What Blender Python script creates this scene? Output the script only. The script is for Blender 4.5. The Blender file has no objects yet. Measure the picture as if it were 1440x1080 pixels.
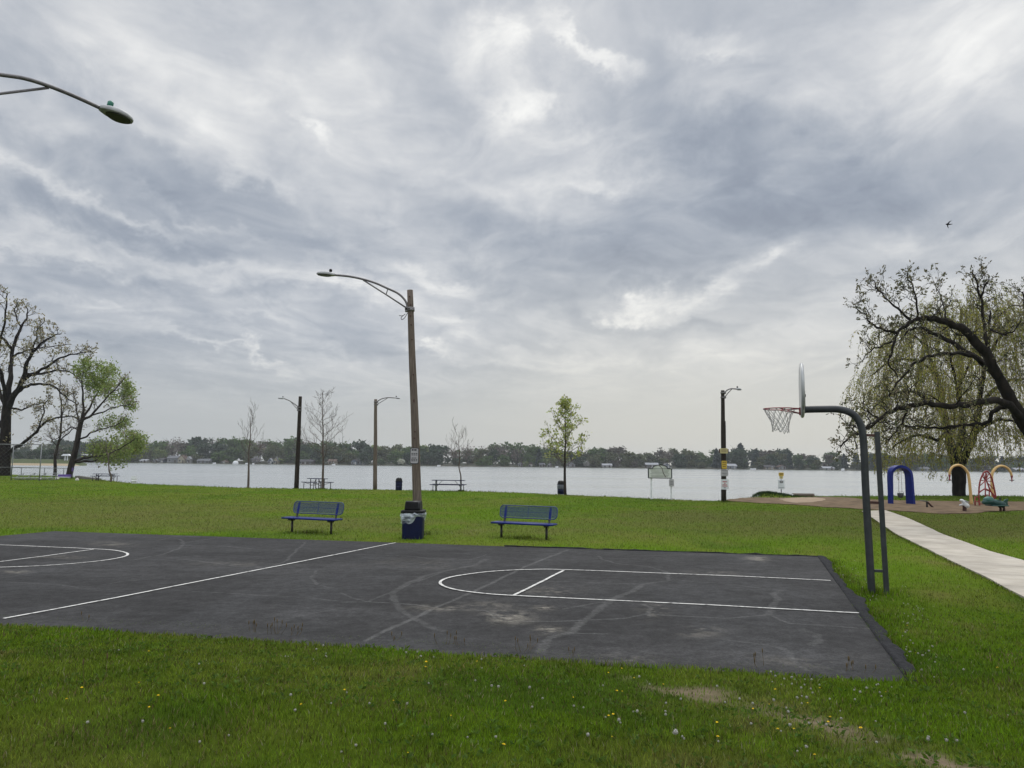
import bpy, bmesh, math, random
import numpy as np
from mathutils import Vector, Matrix
R = math.radians
PI = math.pi
C = bpy.context.scene.collection
F = 1080.0            # focal length in pixels of a 1440 wide frame
H = 2.0               # camera height over the court
PITCH = math.atan(111 / F)
ROLL = math.atan(0.0107)
WATER = -0.8
cam_rot = Matrix.Rotation(R(90) + PITCH, 3, 'X') @ Matrix.Rotation(ROLL, 3, 'Z')

cd = bpy.data.cameras.new('camera'); cam = bpy.data.objects.new('camera', cd); C.objects.link(cam)
cam.location = (0, 0, H); cam.rotation_euler = cam_rot.to_euler()
cd.sensor_width = 36; cd.lens = 36 * F / 1440; cd.clip_start = 0.05; cd.clip_end = 6000
bpy.context.scene.camera = cam

def ray(px, py):
    d = cam_rot @ Vector(((px - 720) / F, -(py - 540) / F, -1.0)); d.normalize(); return d
def W(px, py, Y):
    d = ray(px, py); s = Y / d.y
    return Vector((d.x * s, Y, H + d.z * s))
def G(px, py, z=0.0):
    d = ray(px, py); s = (z - H) / d.z
    return Vector((d.x * s, d.y * s, z))
def PV(px, py, B, u):
    """the point where a sight line meets the upright plane through B along u"""
    d = ray(px, py); n = Vector((-u.y, u.x, 0)); o = Vector((0, 0, H))
    s = n.dot(B - o) / n.dot(d); return o + d * s
def ppm(Y): return F / Y

# ---------- numbers
def ss(a, b, x):
    t = np.clip((x - a) / (b - a), 0, 1); return t * t * (3 - 2 * t)
def _hash(ix, iy, seed):
    n = (ix.astype(np.int64) * 374761393 + iy.astype(np.int64) * 668265263 + seed * 974634777) & 0x7fffffff
    n = (n ^ (n >> 13)) * 1274126177 & 0x7fffffff
    return ((n ^ (n >> 16)) & 0xffff) / 65535.0
def vnoise(x, y, seed=0):
    x = np.asarray(x, float); y = np.asarray(y, float)
    ix = np.floor(x); iy = np.floor(y); fx = x - ix; fy = y - iy
    fx = fx * fx * (3 - 2 * fx); fy = fy * fy * (3 - 2 * fy)
    a = _hash(ix, iy, seed); b = _hash(ix + 1, iy, seed); c = _hash(ix, iy + 1, seed); d = _hash(ix + 1, iy + 1, seed)
    return (a * (1 - fx) + b * fx) * (1 - fy) + (c * (1 - fx) + d * fx) * fy
def fbm(x, y, seed=0, oct=4):
    s = 0; a = .5; t = 0
    for k in range(oct):
        s = s + a * vnoise(x * 2 ** k, y * 2 ** k, seed + k * 17); t += a; a *= .55
    return s / t
def inpoly(x, y, P):
    r = np.zeros(np.shape(x), bool); n = len(P)
    for i in range(n):
        x1, y1 = P[i][0], P[i][1]; x2, y2 = P[(i + 1) % n][0], P[(i + 1) % n][1]
        if y1 == y2: continue
        c = ((y1 > y) != (y2 > y)) & (x < (x2 - x1) * (y - y1) / (y2 - y1) + x1)
        r ^= c
    return r
def segdist(x, y, P):
    best = np.full(np.shape(x), 1e9)
    for (x1, y1), (x2, y2) in zip(P[:-1], P[1:]):
        dx, dy = x2 - x1, y2 - y1; L = dx * dx + dy * dy + 1e-12
        t = np.clip(((x - x1) * dx + (y - y1) * dy) / L, 0, 1)
        best = np.minimum(best, np.hypot(x - x1 - t * dx, y - y1 - t * dy))
    return best

# ---------- mesh builder
class MB:
    def __init__(s): s.v = []; s.f = []; s.m = []; s.s = []
    def add(s, verts, faces, mat=0, smooth=False):
        o = len(s.v); s.v.extend([tuple(v) for v in verts])
        for f in faces:
            s.f.append(tuple(i + o for i in f)); s.m.append(mat); s.s.append(smooth)
    def box(s, c, size, rot=None, mat=0, bevel=0.0, seg=2):
        bm = bmesh.new(); bmesh.ops.create_cube(bm, size=1.0)
        for v in bm.verts: v.co = Vector((v.co.x * size[0], v.co.y * size[1], v.co.z * size[2]))
        if bevel > 0: bmesh.ops.bevel(bm, geom=bm.edges[:], offset=min(bevel, min(size) * .45), segments=seg, affect='EDGES', profile=.6)
        M = rot if rot is not None else Matrix.Identity(3)
        c = Vector(c)
        bm.verts.index_update()
        s.add([M @ v.co + c for v in bm.verts], [[v.index for v in f.verts] for f in bm.faces], mat, False)
        bm.free()
    def bar(s, a, b, w, h, up=Vector((0, 0, 1)), mat=0, bevel=0.0):
        a = Vector(a); b = Vector(b); d = (b - a); L = d.length; x = d.normalized()
        y = up.cross(x)
        if y.length < 1e-5: y = Vector((0, 1, 0)).cross(x)
        y.normalize(); z = x.cross(y)
        M = Matrix((x, y, z)).transposed()
        s.box((a + b) / 2, (L, w, h), M, mat, bevel)
    def tube(s, pts, r, n=8, caps=True, mat=0, smooth=True):
        pts = [Vector(p) for p in pts]; k = len(pts)
        rad = list(r) if hasattr(r, '__len__') else [r] * k
        T = []
        for i in range(k):
            t = pts[min(i + 1, k - 1)] - pts[max(i - 1, 0)]
            T.append(t.normalized() if t.length > 1e-9 else Vector((0, 0, 1)))
        ref = Vector((0, 0, 1)) if abs(T[0].z) < .9 else Vector((1, 0, 0))
        u = T[0].cross(ref).normalized(); vs = []
        for i in range(k):
            if i:
                q = T[i - 1].rotation_difference(T[i]); u = q @ u
            w = T[i].cross(u)
            for j in range(n):
                a = 2 * PI * j / n
                vs.append(pts[i] + (u * math.cos(a) + w * math.sin(a)) * rad[i])
        fs = [(i * n + j, i * n + (j + 1) % n, (i + 1) * n + (j + 1) % n, (i + 1) * n + j) for i in range(k - 1) for j in range(n)]
        s.add(vs, fs, mat, smooth)
        if caps:
            o = len(s.v) - len(vs)
            s.f.append(tuple(o + j for j in reversed(range(n)))); s.m.append(mat); s.s.append(False)
            s.f.append(tuple(o + (k - 1) * n + j for j in range(n))); s.m.append(mat); s.s.append(False)
    def ring(s, c, R_, r, n=28, m=8, mat=0, M=None):
        M = M or Matrix.Identity(3); c = Vector(c); vs = []
        for i in range(n):
            a = 2 * PI * i / n
            for j in range(m):
                b = 2 * PI * j / m
                vs.append(c + M @ Vector(((R_ + r * math.cos(b)) * math.cos(a), (R_ + r * math.cos(b)) * math.sin(a), r * math.sin(b))))
        fs = [(i * m + j, ((i + 1) % n) * m + j, ((i + 1) % n) * m + (j + 1) % m, i * m + (j + 1) % m) for i in range(n) for j in range(m)]
        s.add(vs, fs, mat, True)
    def lathe(s, prof, n=20, c=(0, 0, 0), mat=0, M=None, smooth=True, sup=2.0):
        """prof: (radius, height); sup > 2 squares the outline"""
        M = M or Matrix.Identity(3); c = Vector(c); vs = []
        for (r, z) in prof:
            for j in range(n):
                a = 2 * PI * (j + .5) / n; ca, sa = math.cos(a), math.sin(a)
                k = (abs(ca) ** sup + abs(sa) ** sup) ** (-1 / sup)
                vs.append(c + M @ Vector((r * k * ca, r * k * sa, z)))
        k = len(prof)
        fs = [(i * n + j, i * n + (j + 1) % n, (i + 1) * n + (j + 1) % n, (i + 1) * n + j) for i in range(k - 1) for j in range(n)]
        fs.append(tuple(reversed(range(n)))); fs.append(tuple((k - 1) * n + j for j in range(n)))
        s.add(vs, fs, mat, smooth)
    def prism(s, poly, t, O=(0, 0, 0), X=(1, 0, 0), Y=(0, 0, 1), mat=0):
        """outline in the X,Y plane at O, thickness t along X x Y, centred"""
        O = Vector(O); X = Vector(X); Y = Vector(Y); N = X.cross(Y).normalized()
        n = len(poly)
        vs = [O + X * p[0] + Y * p[1] + N * (t / 2) for p in poly] + [O + X * p[0] + Y * p[1] - N * (t / 2) for p in poly]
        fs = [tuple(range(n)), tuple(reversed(range(n, 2 * n)))] + [(i + n, (i + 1) % n + n, (i + 1) % n, i) for i in range(n)]
        s.add(vs, fs, mat, False)
    def sphere(s, c, rad, nu=12, nv=8, mat=0):
        c = Vector(c); rad = rad if hasattr(rad, '__len__') else (rad,) * 3
        vs = []; fs = []
        for i in range(nv + 1):
            th = PI * i / nv
            for j in range(nu):
                a = 2 * PI * j / nu
                vs.append(c + Vector((rad[0] * math.sin(th) * math.cos(a), rad[1] * math.sin(th) * math.sin(a), rad[2] * math.cos(th))))
        for i in range(nv):
            for j in range(nu):
                fs.append(((i + 1) * nu + j, (i + 1) * nu + (j + 1) % nu, i * nu + (j + 1) % nu, i * nu + j))
        s.add(vs, fs, mat, True)
    def build(s, name, mats, parent=None, origin=None):
        me = bpy.data.meshes.new(name)
        o = Vector(origin) if origin is not None else Vector((0, 0, 0))
        me.from_pydata([(v[0] - o.x, v[1] - o.y, v[2] - o.z) for v in s.v], [], s.f)
        mats = mats if isinstance(mats, (list, tuple)) else [mats]
        for m in mats: me.materials.append(m)
        me.polygons.foreach_set('material_index', s.m); me.polygons.foreach_set('use_smooth', s.s)
        me.update()
        ob = bpy.data.objects.new(name, me); C.objects.link(ob)
        if parent is not None: ob.parent = parent
        return ob

def fast_mesh(name, V, faces, k, mats, col=None, parent=None, smooth=False, matidx=None):
    """V (n,3); faces (m,k) all of k corners; col (n,3) real albedo of every leaf or blade"""
    me = bpy.data.meshes.new(name); V = np.asarray(V, np.float32); faces = np.asarray(faces, np.int32)
    me.vertices.add(len(V)); me.vertices.foreach_set('co', V.ravel())
    m = len(faces); me.loops.add(m * k); me.loops.foreach_set('vertex_index', faces.ravel())
    me.polygons.add(m); me.polygons.foreach_set('loop_start', np.arange(m, dtype=np.int32) * k)
    if matidx is not None: me.polygons.foreach_set('material_index', matidx)
    me.polygons.foreach_set('use_smooth', np.full(m, smooth, bool))
    for mm in (mats if isinstance(mats, (list, tuple)) else [mats]): me.materials.append(mm)
    me.update(calc_edges=True)
    if col is not None:
        a = me.attributes.new('col', 'FLOAT_COLOR', 'POINT')
        a.data.foreach_set('color', np.concatenate([np.asarray(col, np.float32), np.ones((len(V), 1), np.float32)], 1).ravel())
    ob = bpy.data.objects.new(name, me); C.objects.link(ob)
    if parent is not None: ob.parent = parent
    return ob

# ---------- things
def tag(o, label=None, cat=None, group=None, kind=None):
    if label: o['label'] = label
    if cat: o['category'] = cat
    if group: o['group'] = group
    if kind: o['kind'] = kind
    return o
def thing(name, loc, rz=0.0, label=None, cat=None, group=None):
    o = bpy.data.objects.new(name, None); C.objects.link(o); o.empty_display_size = .2
    o.location = loc; o.rotation_euler = (0, 0, rz)
    return tag(o, label, cat, group)
def dup(o, parent=None):
    c = o.copy(); C.objects.link(c); c.parent = parent
    for ch in list(o.children): dup(ch, c)
    return c

# ---------- materials
def newmat(name):
    m = bpy.data.materials.new(name); m.use_nodes = True
    nt = m.node_tree; b = nt.nodes['Principled BSDF']; return m, nt, b
def mat(name, col, col2=None, scale=6.0, stretch=(1, 1, 1), rough=.6, metal=0.0, bump=0.0, bscale=None, detail=5, lo=.35, hi=.65, spec=None):
    if spec is None: spec = .45 if rough < .55 else .12
    m, nt, b = newmat(name); N = nt.nodes; L = nt.links
    b.inputs['Roughness'].default_value = rough; b.inputs['Metallic'].default_value = metal
    b.inputs['Specular IOR Level'].default_value = spec
    c1 = (*col, 1)
    if col2 is None:
        col2 = tuple(c * .78 for c in col)
    tc = N.new('ShaderNodeTexCoord'); mp = N.new('ShaderNodeMapping'); mp.inputs['Scale'].default_value = stretch
    L.new(tc.outputs['Object'], mp.inputs['Vector'])
    nz = N.new('ShaderNodeTexNoise'); nz.inputs['Scale'].default_value = scale; nz.inputs['Detail'].default_value = detail
    L.new(mp.outputs[0], nz.inputs['Vector'])
    rp = N.new('ShaderNodeValToRGB'); rp.color_ramp.elements[0].position = lo; rp.color_ramp.elements[1].position = hi
    rp.color_ramp.elements[0].color = c1; rp.color_ramp.elements[1].color = (*col2, 1)
    L.new(nz.outputs['Fac'], rp.inputs[0]); L.new(rp.outputs[0], b.inputs['Base Color'])
    if bump:
        bp = N.new('ShaderNodeBump'); bp.inputs['Strength'].default_value = bump; bp.inputs['Distance'].default_value = .02
        n2 = N.new('ShaderNodeTexNoise'); n2.inputs['Scale'].default_value = bscale or scale * 3; n2.inputs['Detail'].default_value = 6
        L.new(mp.outputs[0], n2.inputs['Vector']); L.new(n2.outputs['Fac'], bp.inputs['Height']); L.new(bp.outputs[0], b.inputs['Normal'])
    return m
def leafmat(name, trans=.4, rough=.6, spec=.12):
    m, nt, b = newmat(name); N = nt.nodes; L = nt.links
    at = N.new('ShaderNodeAttribute'); at.attribute_name = 'col'
    b.inputs['Roughness'].default_value = rough; b.inputs['Specular IOR Level'].default_value = spec
    tr = N.new('ShaderNodeBsdfTranslucent'); mx = N.new('ShaderNodeMixShader'); mx.inputs[0].default_value = trans
    L.new(at.outputs['Color'], b.inputs['Base Color']); L.new(at.outputs['Color'], tr.inputs['Color'])
    L.new(b.outputs[0], mx.inputs[1]); L.new(tr.outputs[0], mx.inputs[2])
    L.new(mx.outputs[0], N['Material Output'].inputs['Surface'])
    return m

M_blue = mat('blue_coating', (.0025, .011, .12), (.0035, .015, .16), 14, rough=.42, spec=.22)
M_bluem = mat('blue_mesh_coating', (.012, .030, .13), (.016, .04, .16), 20, rough=.45)
M_dkblue = mat('dark_blue_plastic', (.0018, .0045, .030), (.003, .007, .042), 8, rough=.5, spec=.2)
M_black = mat('black_plastic', (.005, .005, .0055), (.009, .009, .01), 10, rough=.6, spec=.15)
M_blackm = mat('black_steel', (.012, .012, .014), (.022, .02, .02), 12, rough=.45)
M_grey = mat('painted_grey_steel', (.024, .028, .030), (.038, .042, .045), 7, rough=.5, spec=.3)
M_galv = mat('galvanised_steel', (.22, .23, .23), (.15, .16, .16), 16, rough=.45, metal=.6)
M_arm = mat('weathered_arm_steel', (.13, .125, .13), (.18, .17, .17), 14, rough=.5, metal=.5)
M_head = mat('lamp_housing', (.37, .375, .38), (.29, .295, .30), 9, rough=.5)
M_lens = mat('dark_lens', (.014, .015, .013), (.026, .027, .024), 12, rough=.4, spec=.2)
M_cellg = mat('green_photocell', (.02, .16, .11), rough=.4)
M_wood = mat('weathered_pole_wood', (.185, .150, .122), (.085, .068, .055), 9, (3, 3, .22), rough=.85, bump=.7, bscale=22, lo=.3, hi=.7)
M_wooddk = mat('dark_tarred_pole_wood', (.042, .034, .028), (.02, .017, .014), 9, (3, 3, .22), rough=.85, bump=.6, bscale=22)
M_white = mat('white_paint', (.74, .75, .76), (.62, .63, .64), 9, rough=.5)
M_sign = mat('sign_sheet', (.42, .41, .42), (.34, .33, .34), 5, rough=.45)
M_signw = mat('white_sign_sheet', (.66, .68, .70), (.56, .58, .60), 5, rough=.4)
M_ink = mat('sign_ink', (.05, .05, .055), rough=.6)
M_red = mat('red_ink', (.42, .05, .05), rough=.6)
M_yel = mat('yellow_sign_sheet', (.52, .36, .03), (.45, .31, .04), 6, rough=.5)
M_yelp = mat('pale_yellow_sign_sheet', (.52, .46, .22), (.46, .40, .19), 6, rough=.5)
M_cane = mat('yellow_play_coating', (.60, .40, .16), (.52, .34, .13), 6, rough=.4)
M_climb = mat('red_play_coating', (.20, .022, .022), (.25, .03, .028), 6, rough=.45)
M_green = mat('dark_green_play_plastic', (.012, .05, .045), (.02, .075, .065), 6, rough=.4)
M_rim = mat('red_rim_paint', (.26, .035, .04), (.18, .03, .035), 20, rough=.5)
M_net = mat('net_cord', (.52, .51, .50), (.40, .39, .38), 30, rough=.9)
M_board = mat('backboard_paint', (.60, .60, .58), (.50, .50, .48), 5, rough=.4)
M_rust = mat('rusty_steel', (.10, .055, .045), (.06, .035, .03), 12, rough=.8)
M_bark = mat('tree_bark', (.046, .038, .032), (.02, .017, .015), 5, (1, 1, .3), rough=.95, bump=1.0, bscale=12)
M_barkdk = mat('dark_oak_bark', (.024, .020, .016), (.009, .008, .007), 5, (1, 1, .4), rough=1.0, spec=.1, bump=1.0, bscale=12)
M_twig = mat('grey_twig_bark', (.13, .105, .09), (.08, .065, .055), 9, rough=.9)
M_leaf = leafmat('leaf', .42)
M_needle = leafmat('far_leaf', .3, .7)
M_bag = mat('clear_bin_liner', (.62, .68, .72), (.5, .56, .6), 9, rough=.3)
M_conc = mat('concrete_path', (.44, .40, .34), (.37, .335, .28), 2.2, rough=.9, bump=.25, bscale=40)
M_plank = mat('brown_plank', (.15, .10, .075), (.10, .07, .05), 5, (.4, 4, 4), rough=.85, bump=.3)
M_alu = mat('bleacher_aluminium', (.45, .46, .47), (.36, .37, .38), 6, rough=.5, metal=.4)
M_purple = mat('purple_paint', (.09, .05, .22), (.075, .04, .18), 6, rough=.5)
EXPO = 0.0
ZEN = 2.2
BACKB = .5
# (pixel x, y, half width, half height, tilt, amount)
SKYBLOBS = [
 (1090, 245, 230, 60, 10, -.34), (1010, 190, 130, 40, 15, -.14), (1230, 300, 150, 36, 8, -.16), (880, 368, 130, 34, 3, -.36), (950, 300, 140, 26, 8, -.14),
 (750, 152, 40, 14, 20, .24), (715, 40, 30, 26, 60, .22), (690, 85, 70, 50, 60, .16), (800, 70, 70, 14, 45, .22), (845, 95, 50, 12, 20, .22), (1000, 52, 70, 14, 15, .16), (740, 110, 110, 70, 40, .10), (1010, 75, 40, 10, 10, .20),
 (780, 190, 120, 40, 20, .14), (800, 260, 120, 30, -6, .22), (860, 275, 60, 14, 10, .20), (920, 415, 90, 16, -8, .26), (880, 425, 50, 12, 10, .24), (900, 420, 160, 40, -4, .10), (1020, 385, 70, 12, -22, .30), (1080, 368, 40, 10, -30, .20),
 (830, 440, 110, 18, 18, -.16), (940, 462, 90, 12, 14, -.20), (760, 420, 70, 22, 30, -.12), (700, 330, 110, 36, 30, -.14), (660, 390, 60, 24, 30, -.16), (620, 300, 90, 30, 35, -.06),
 (1330, 50, 190, 80, 0, .12), (1400, 70, 60, 20, 30, .10), (1180, 400, 150, 22, 0, -.14), (1330, 345, 130, 14, -14, .16), (1390, 300, 110, 22, -10, .10), (1200, 440, 160, 20, 0, .06),
 (600, 495, 40, 9, 0, .44), (625, 462, 60, 14, 15, .24), (590, 388, 60, 12, 10, .26), (540, 430, 70, 16, 8, .22), (480, 415, 60, 10, 10, .12),
 (120, 225, 200, 20, 8, -.20), (300, 245, 190, 26, 18, -.16), (160, 320, 260, 18, 4, -.20), (350, 330, 150, 16, 12, -.14), (430, 345, 120, 14, 18, -.12), (480, 300, 100, 24, 30, -.08),
 (120, 280, 170, 9, 8, .24), (290, 300, 110, 8, 14, .22), (380, 260, 70, 12, 25, .18), (80, 360, 140, 10, 4, .12), (230, 365, 150, 9, 6, .14), (455, 182, 40, 12, 40, .26), (230, 190, 80, 14, 25, .20), (250, 150, 120, 20, 25, .10),
 (250, 60, 330, 60, 10, .14), (120, 30, 150, 40, 0, .10), (500, 70, 130, 40, 20, .06), (560, 200, 160, 40, 35, .12),
 (250, 405, 260, 12, 3, -.16), (330, 455, 200, 13, 6, -.16), (200, 432, 220, 7, 5, .16), (340, 492, 80, 6, 14, .26), (400, 470, 90, 7, 10, .10), (160, 480, 200, 14, 0, -.16), (230, 525, 300, 14, 0, -.14),
 (760, 470, 90, 14, 10, -.18), (800, 512, 240, 9, 0, .16), (700, 540, 200, 8, 0, .10), (520, 500, 100, 12, 4, -.10), (1000, 500, 150, 10, 0, .12), (1130, 480, 120, 16, 0, .10), (650, 520, 100, 8, 3, -.08),
]
SKYRAMP = [(.05, (.26, .295, .36)), (.28, (.345, .386, .455)), (.46, (.448, .482, .535)), (.60, (.565, .59, .63)), (.76, (.74, .75, .76)), (.95, (.95, .95, .93))]
LAKEB = .5
# lush, dull, straw, dark, clover brown
TURF = [(.088, .153, .007), (.114, .152, .018), (.160, .150, .045), (.052, .104, .008), (.116, .126, .032)]
BLADE = 1.13
NEARN, FARN = 420000, 440000
HAZE = .00021
# ---------- sky, sun
sc = bpy.context.scene
sc.view_settings.view_transform = 'Standard'; sc.view_settings.look = 'None'
sc.view_settings.exposure = EXPO if 'EXPO' in globals() else 0.0
sc.view_settings.gamma = 1
sc.cycles.max_bounces = 6; sc.cycles.diffuse_bounces = 3; sc.cycles.glossy_bounces = 3
sc.cycles.transmission_bounces = 4; sc.cycles.transparent_max_bounces = 8
SUN_EL, SUN_AZ = R(52), R(12)     # ahead and a little to the right, behind the cloud
sd = bpy.data.lights.new('sun', 'SUN'); sun = bpy.data.objects.new('sun', sd); C.objects.link(sun)
sd.energy = 1.3; sd.angle = R(22); sd.color = (1, .95, .87)
dirv = Vector((math.sin(SUN_AZ) * math.cos(SUN_EL), math.cos(SUN_AZ) * math.cos(SUN_EL), math.sin(SUN_EL)))
sun.rotation_euler = dirv.to_track_quat('Z', 'Y').to_euler(); sun.location = (0, 0, 60)

w = bpy.data.worlds.new('World'); sc.world = w; w.use_nodes = True
wn = w.node_tree; wN = wn.nodes; wL = wn.links
for n in list(wN): wN.remove(n)
class E:
    """a socket one can do sums with"""
    def __init__(s, k): s.k = k
    @staticmethod
    def op(kind, *a):
        n = wN.new('ShaderNodeMath'); n.operation = kind
        for i, x in enumerate(a):
            if isinstance(x, E): wL.new(x.k, n.inputs[i])
            else: n.inputs[i].default_value = float(x)
        return E(n.outputs[0])
    def __add__(s, o): return E.op('ADD', s, o)
    __radd__ = __add__
    def __sub__(s, o): return E.op('SUBTRACT', s, o)
    def __rsub__(s, o): return E.op('SUBTRACT', o, s)
    def __mul__(s, o): return E.op('MULTIPLY', s, o)
    __rmul__ = __mul__
    def __truediv__(s, o): return E.op('DIVIDE', s, o)
def smooth(e, a, b):
    n = wN.new('ShaderNodeMapRange'); n.interpolation_type = 'SMOOTHSTEP'
    wL.new(e.k, n.inputs[0]); n.inputs[1].default_value = a; n.inputs[2].default_value = b
    return E(n.outputs[0])
def comb(x, y, z):
    n = wN.new('ShaderNodeCombineXYZ')
    for i, q in enumerate((x, y, z)):
        if isinstance(q, E): wL.new(q.k, n.inputs[i])
        else: n.inputs[i].default_value = q
    return n.outputs[0]
def noise(vec, scale, detail=6, rough=.55, dist=0.0):
    n = wN.new('ShaderNodeTexNoise'); n.inputs['Scale'].default_value = scale; n.inputs['Detail'].default_value = detail
    n.inputs['Roughness'].default_value = rough; n.inputs['Distortion'].default_value = dist
    wL.new(vec, n.inputs['Vector']); return E(n.outputs['Fac'])
tc = wN.new('ShaderNodeTexCoord'); sp = wN.new('ShaderNodeSeparateXYZ'); wL.new(tc.outputs['Generated'], sp.inputs[0])
X, Y_, Z = E(sp.outputs[0]), E(sp.outputs[1]), E(sp.outputs[2])
U = E.op('ARCTAN2', X, Y_); V_ = E.op('ARCSINE', Z)
Zp = E.op('MAXIMUM', Z, 0.0) + 0.085
PX = X / Zp; PY = Y_ / Zp
# a cloud sheet overhead: its streets run away from us towards the far shore
warp = noise(comb(PX * .5, PY * .3, 3.1), 1.6, 3) - .5
CX = PX + warp * 1.1; CY = PY * .62 + warp * .8
n_big = noise(comb(CX, CY, 0.0), .85, 4, .5) - .5
n_mid = noise(comb(CX, CY * 1.1, 4.0), 1.7, 6, .56, .4) - .5
n_fine = noise(comb(CX * 1.1, CY * 1.3, 9.0), 5.0, 7, .6, .5) - .5
PUFF = noise(comb(U, V_ * 1.6, 2.0), 7.0, 7, .58, .35) - .5
field = n_big * .32 + n_mid * .50 + n_fine * .34
# the large masses and gaps of this particular sky: (pixel x, y, half width, half height, tilt, amount)
BLOBS = SKYBLOBS
BRK = (noise(comb(CX * 1.1, CY * 1.5, 15.0), 4.2, 6, .6, .6) - .5) * 3.4 + 1.0
wu = noise(comb(U, V_ * 1.3, 7.0), 6.0, 6, .64) - .5
wv = noise(comb(U, V_ * 1.3, 12.0), 6.0, 6, .64) - .5
Uw = U + wu * .26; Vw = V_ + wv * .15
masses = None
for (px, py, a, b, t, amt) in BLOBS:
    amt *= .66 if amt > 0 else .80
    d = ray(px, py); u0 = math.atan2(d.x, d.y); v0 = math.asin(d.z)
    ct, st = math.cos(R(t)), math.sin(R(t))
    du = Uw - u0; dv = Vw - v0          # tilt: positive runs down to the right in the picture
    p = (du * ct - dv * st) * (F / a); q = (du * st + dv * ct) * (F / b)
    g = E.op('EXPONENT', (p * p + q * q) * -1.0)
    masses = g * amt if masses is None else masses + g * amt
field = field + masses * (BRK * .62 + .38)
lowmask = smooth(V_, R(1.0), R(7.5))      # the sheet thins into one even veil at the horizon
field = field * (lowmask * .88 + .12)
tone = field + PUFF * (lowmask * .30)
rp = wN.new('ShaderNodeValToRGB'); cr = rp.color_ramp; cr.interpolation = 'B_SPLINE'
stops = SKYRAMP
cr.elements[0].position = stops[0][0]; cr.elements[0].color = (*stops[0][1], 1)
cr.elements[1].position = stops[-1][0]; cr.elements[1].color = (*stops[-1][1], 1)
for p_, c_ in stops[1:-1]:
    e = cr.elements.new(p_); e.color = (*c_, 1)
tt = tone * 1.22 + .562
wL.new(tt.k, rp.inputs[0])
def mixc(fac, a, b):
    n = wN.new('ShaderNodeMix'); n.data_type = 'RGBA'
    if isinstance(fac, E): wL.new(fac.k, n.inputs[0])
    else: n.inputs[0].default_value = fac
    for i, q in ((6, a), (7, b)):
        if hasattr(q, 'is_output'): wL.new(q, n.inputs[i])
        else: n.inputs[i].default_value = (*q, 1)
    return n.outputs[2]
side = smooth(U, R(-32), R(22))
veil = mixc(side, (.435, .462, .472), (.635, .625, .565))
hz = 1.0 - smooth(V_, R(0.5), R(10.5))
glow = (1.0 - smooth(V_, R(3), R(19))) * smooth(U, R(-14), R(10)) * .58
col = mixc(hz * .85, mixc(glow, rp.outputs[0], (.76, .742, .675)), veil)
# the top of an overcast sky is about three times as bright as its rim
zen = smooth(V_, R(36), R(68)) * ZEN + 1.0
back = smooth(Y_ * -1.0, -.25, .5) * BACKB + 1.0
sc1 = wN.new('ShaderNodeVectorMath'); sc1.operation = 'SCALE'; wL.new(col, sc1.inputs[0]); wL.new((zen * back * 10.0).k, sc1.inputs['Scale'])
sky = wN.new('ShaderNodeTexSky'); sky.sky_type = 'NISHITA'; sky.sun_disc = False
sky.sun_elevation = SUN_EL; sky.sun_rotation = SUN_AZ
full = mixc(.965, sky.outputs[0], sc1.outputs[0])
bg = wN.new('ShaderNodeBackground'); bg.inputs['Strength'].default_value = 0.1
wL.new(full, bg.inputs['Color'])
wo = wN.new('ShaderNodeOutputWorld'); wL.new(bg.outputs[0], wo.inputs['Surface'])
w.cycles.sampling_method = 'MANUAL'; w.cycles.sample_map_resolution = 512
# ---------- plan of the park (outline points read off the photograph, laid on the ground)
def gp(L_, z=0.0): return [tuple(G(px, py, z)[:2]) for px, py in L_]
shore_px = [(-900, 650), (-400, 662), (0, 667), (60, 668), (105, 670), (130, 673), (165, 677), (200, 680.5), (280, 683.5), (350, 686), (450, 687.5), (540, 688.5),
            (650, 690.5), (730, 693), (800, 696), (880, 699), (950, 702.5), (1000, 704.5), (1035, 702.5), (1060, 699), (1100, 697.3), (1145, 697.5), (1210, 697.5),
            (1300, 697), (1370, 696.5), (1440, 698), (1800, 702), (2400, 706)]
sh = gp(shore_px); sh_a = np.array([p[0] / p[1] for p in sh]); sh_y = np.array([p[1] for p in sh])
near_px = [(-700, 838), (-300, 855), (0, 873), (100, 878), (250, 884), (420, 900), (520, 905), (640, 912), (760, 922), (830, 935), (900, 940), (1000, 941), (1080, 945), (1200, 951), (1272, 953),
           (1440, 966), (1800, 992), (2600, 1040)]
ne = gp(near_px); ne_a = np.array([p[0] / p[1] for p in ne]); ne_y = np.array([p[1] for p in ne])
def shore_y(x, y):
    a = x / np.maximum(y, 3.0); s = np.interp(a, sh_a, sh_y)
    return s + (vnoise(x * .8, y * 0 + 3, 5) - .5) * .5
def near_d(x, y):
    yy = np.maximum(y, 1.5)
    return np.interp(x / yy, ne_a, ne_y) - y
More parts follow.
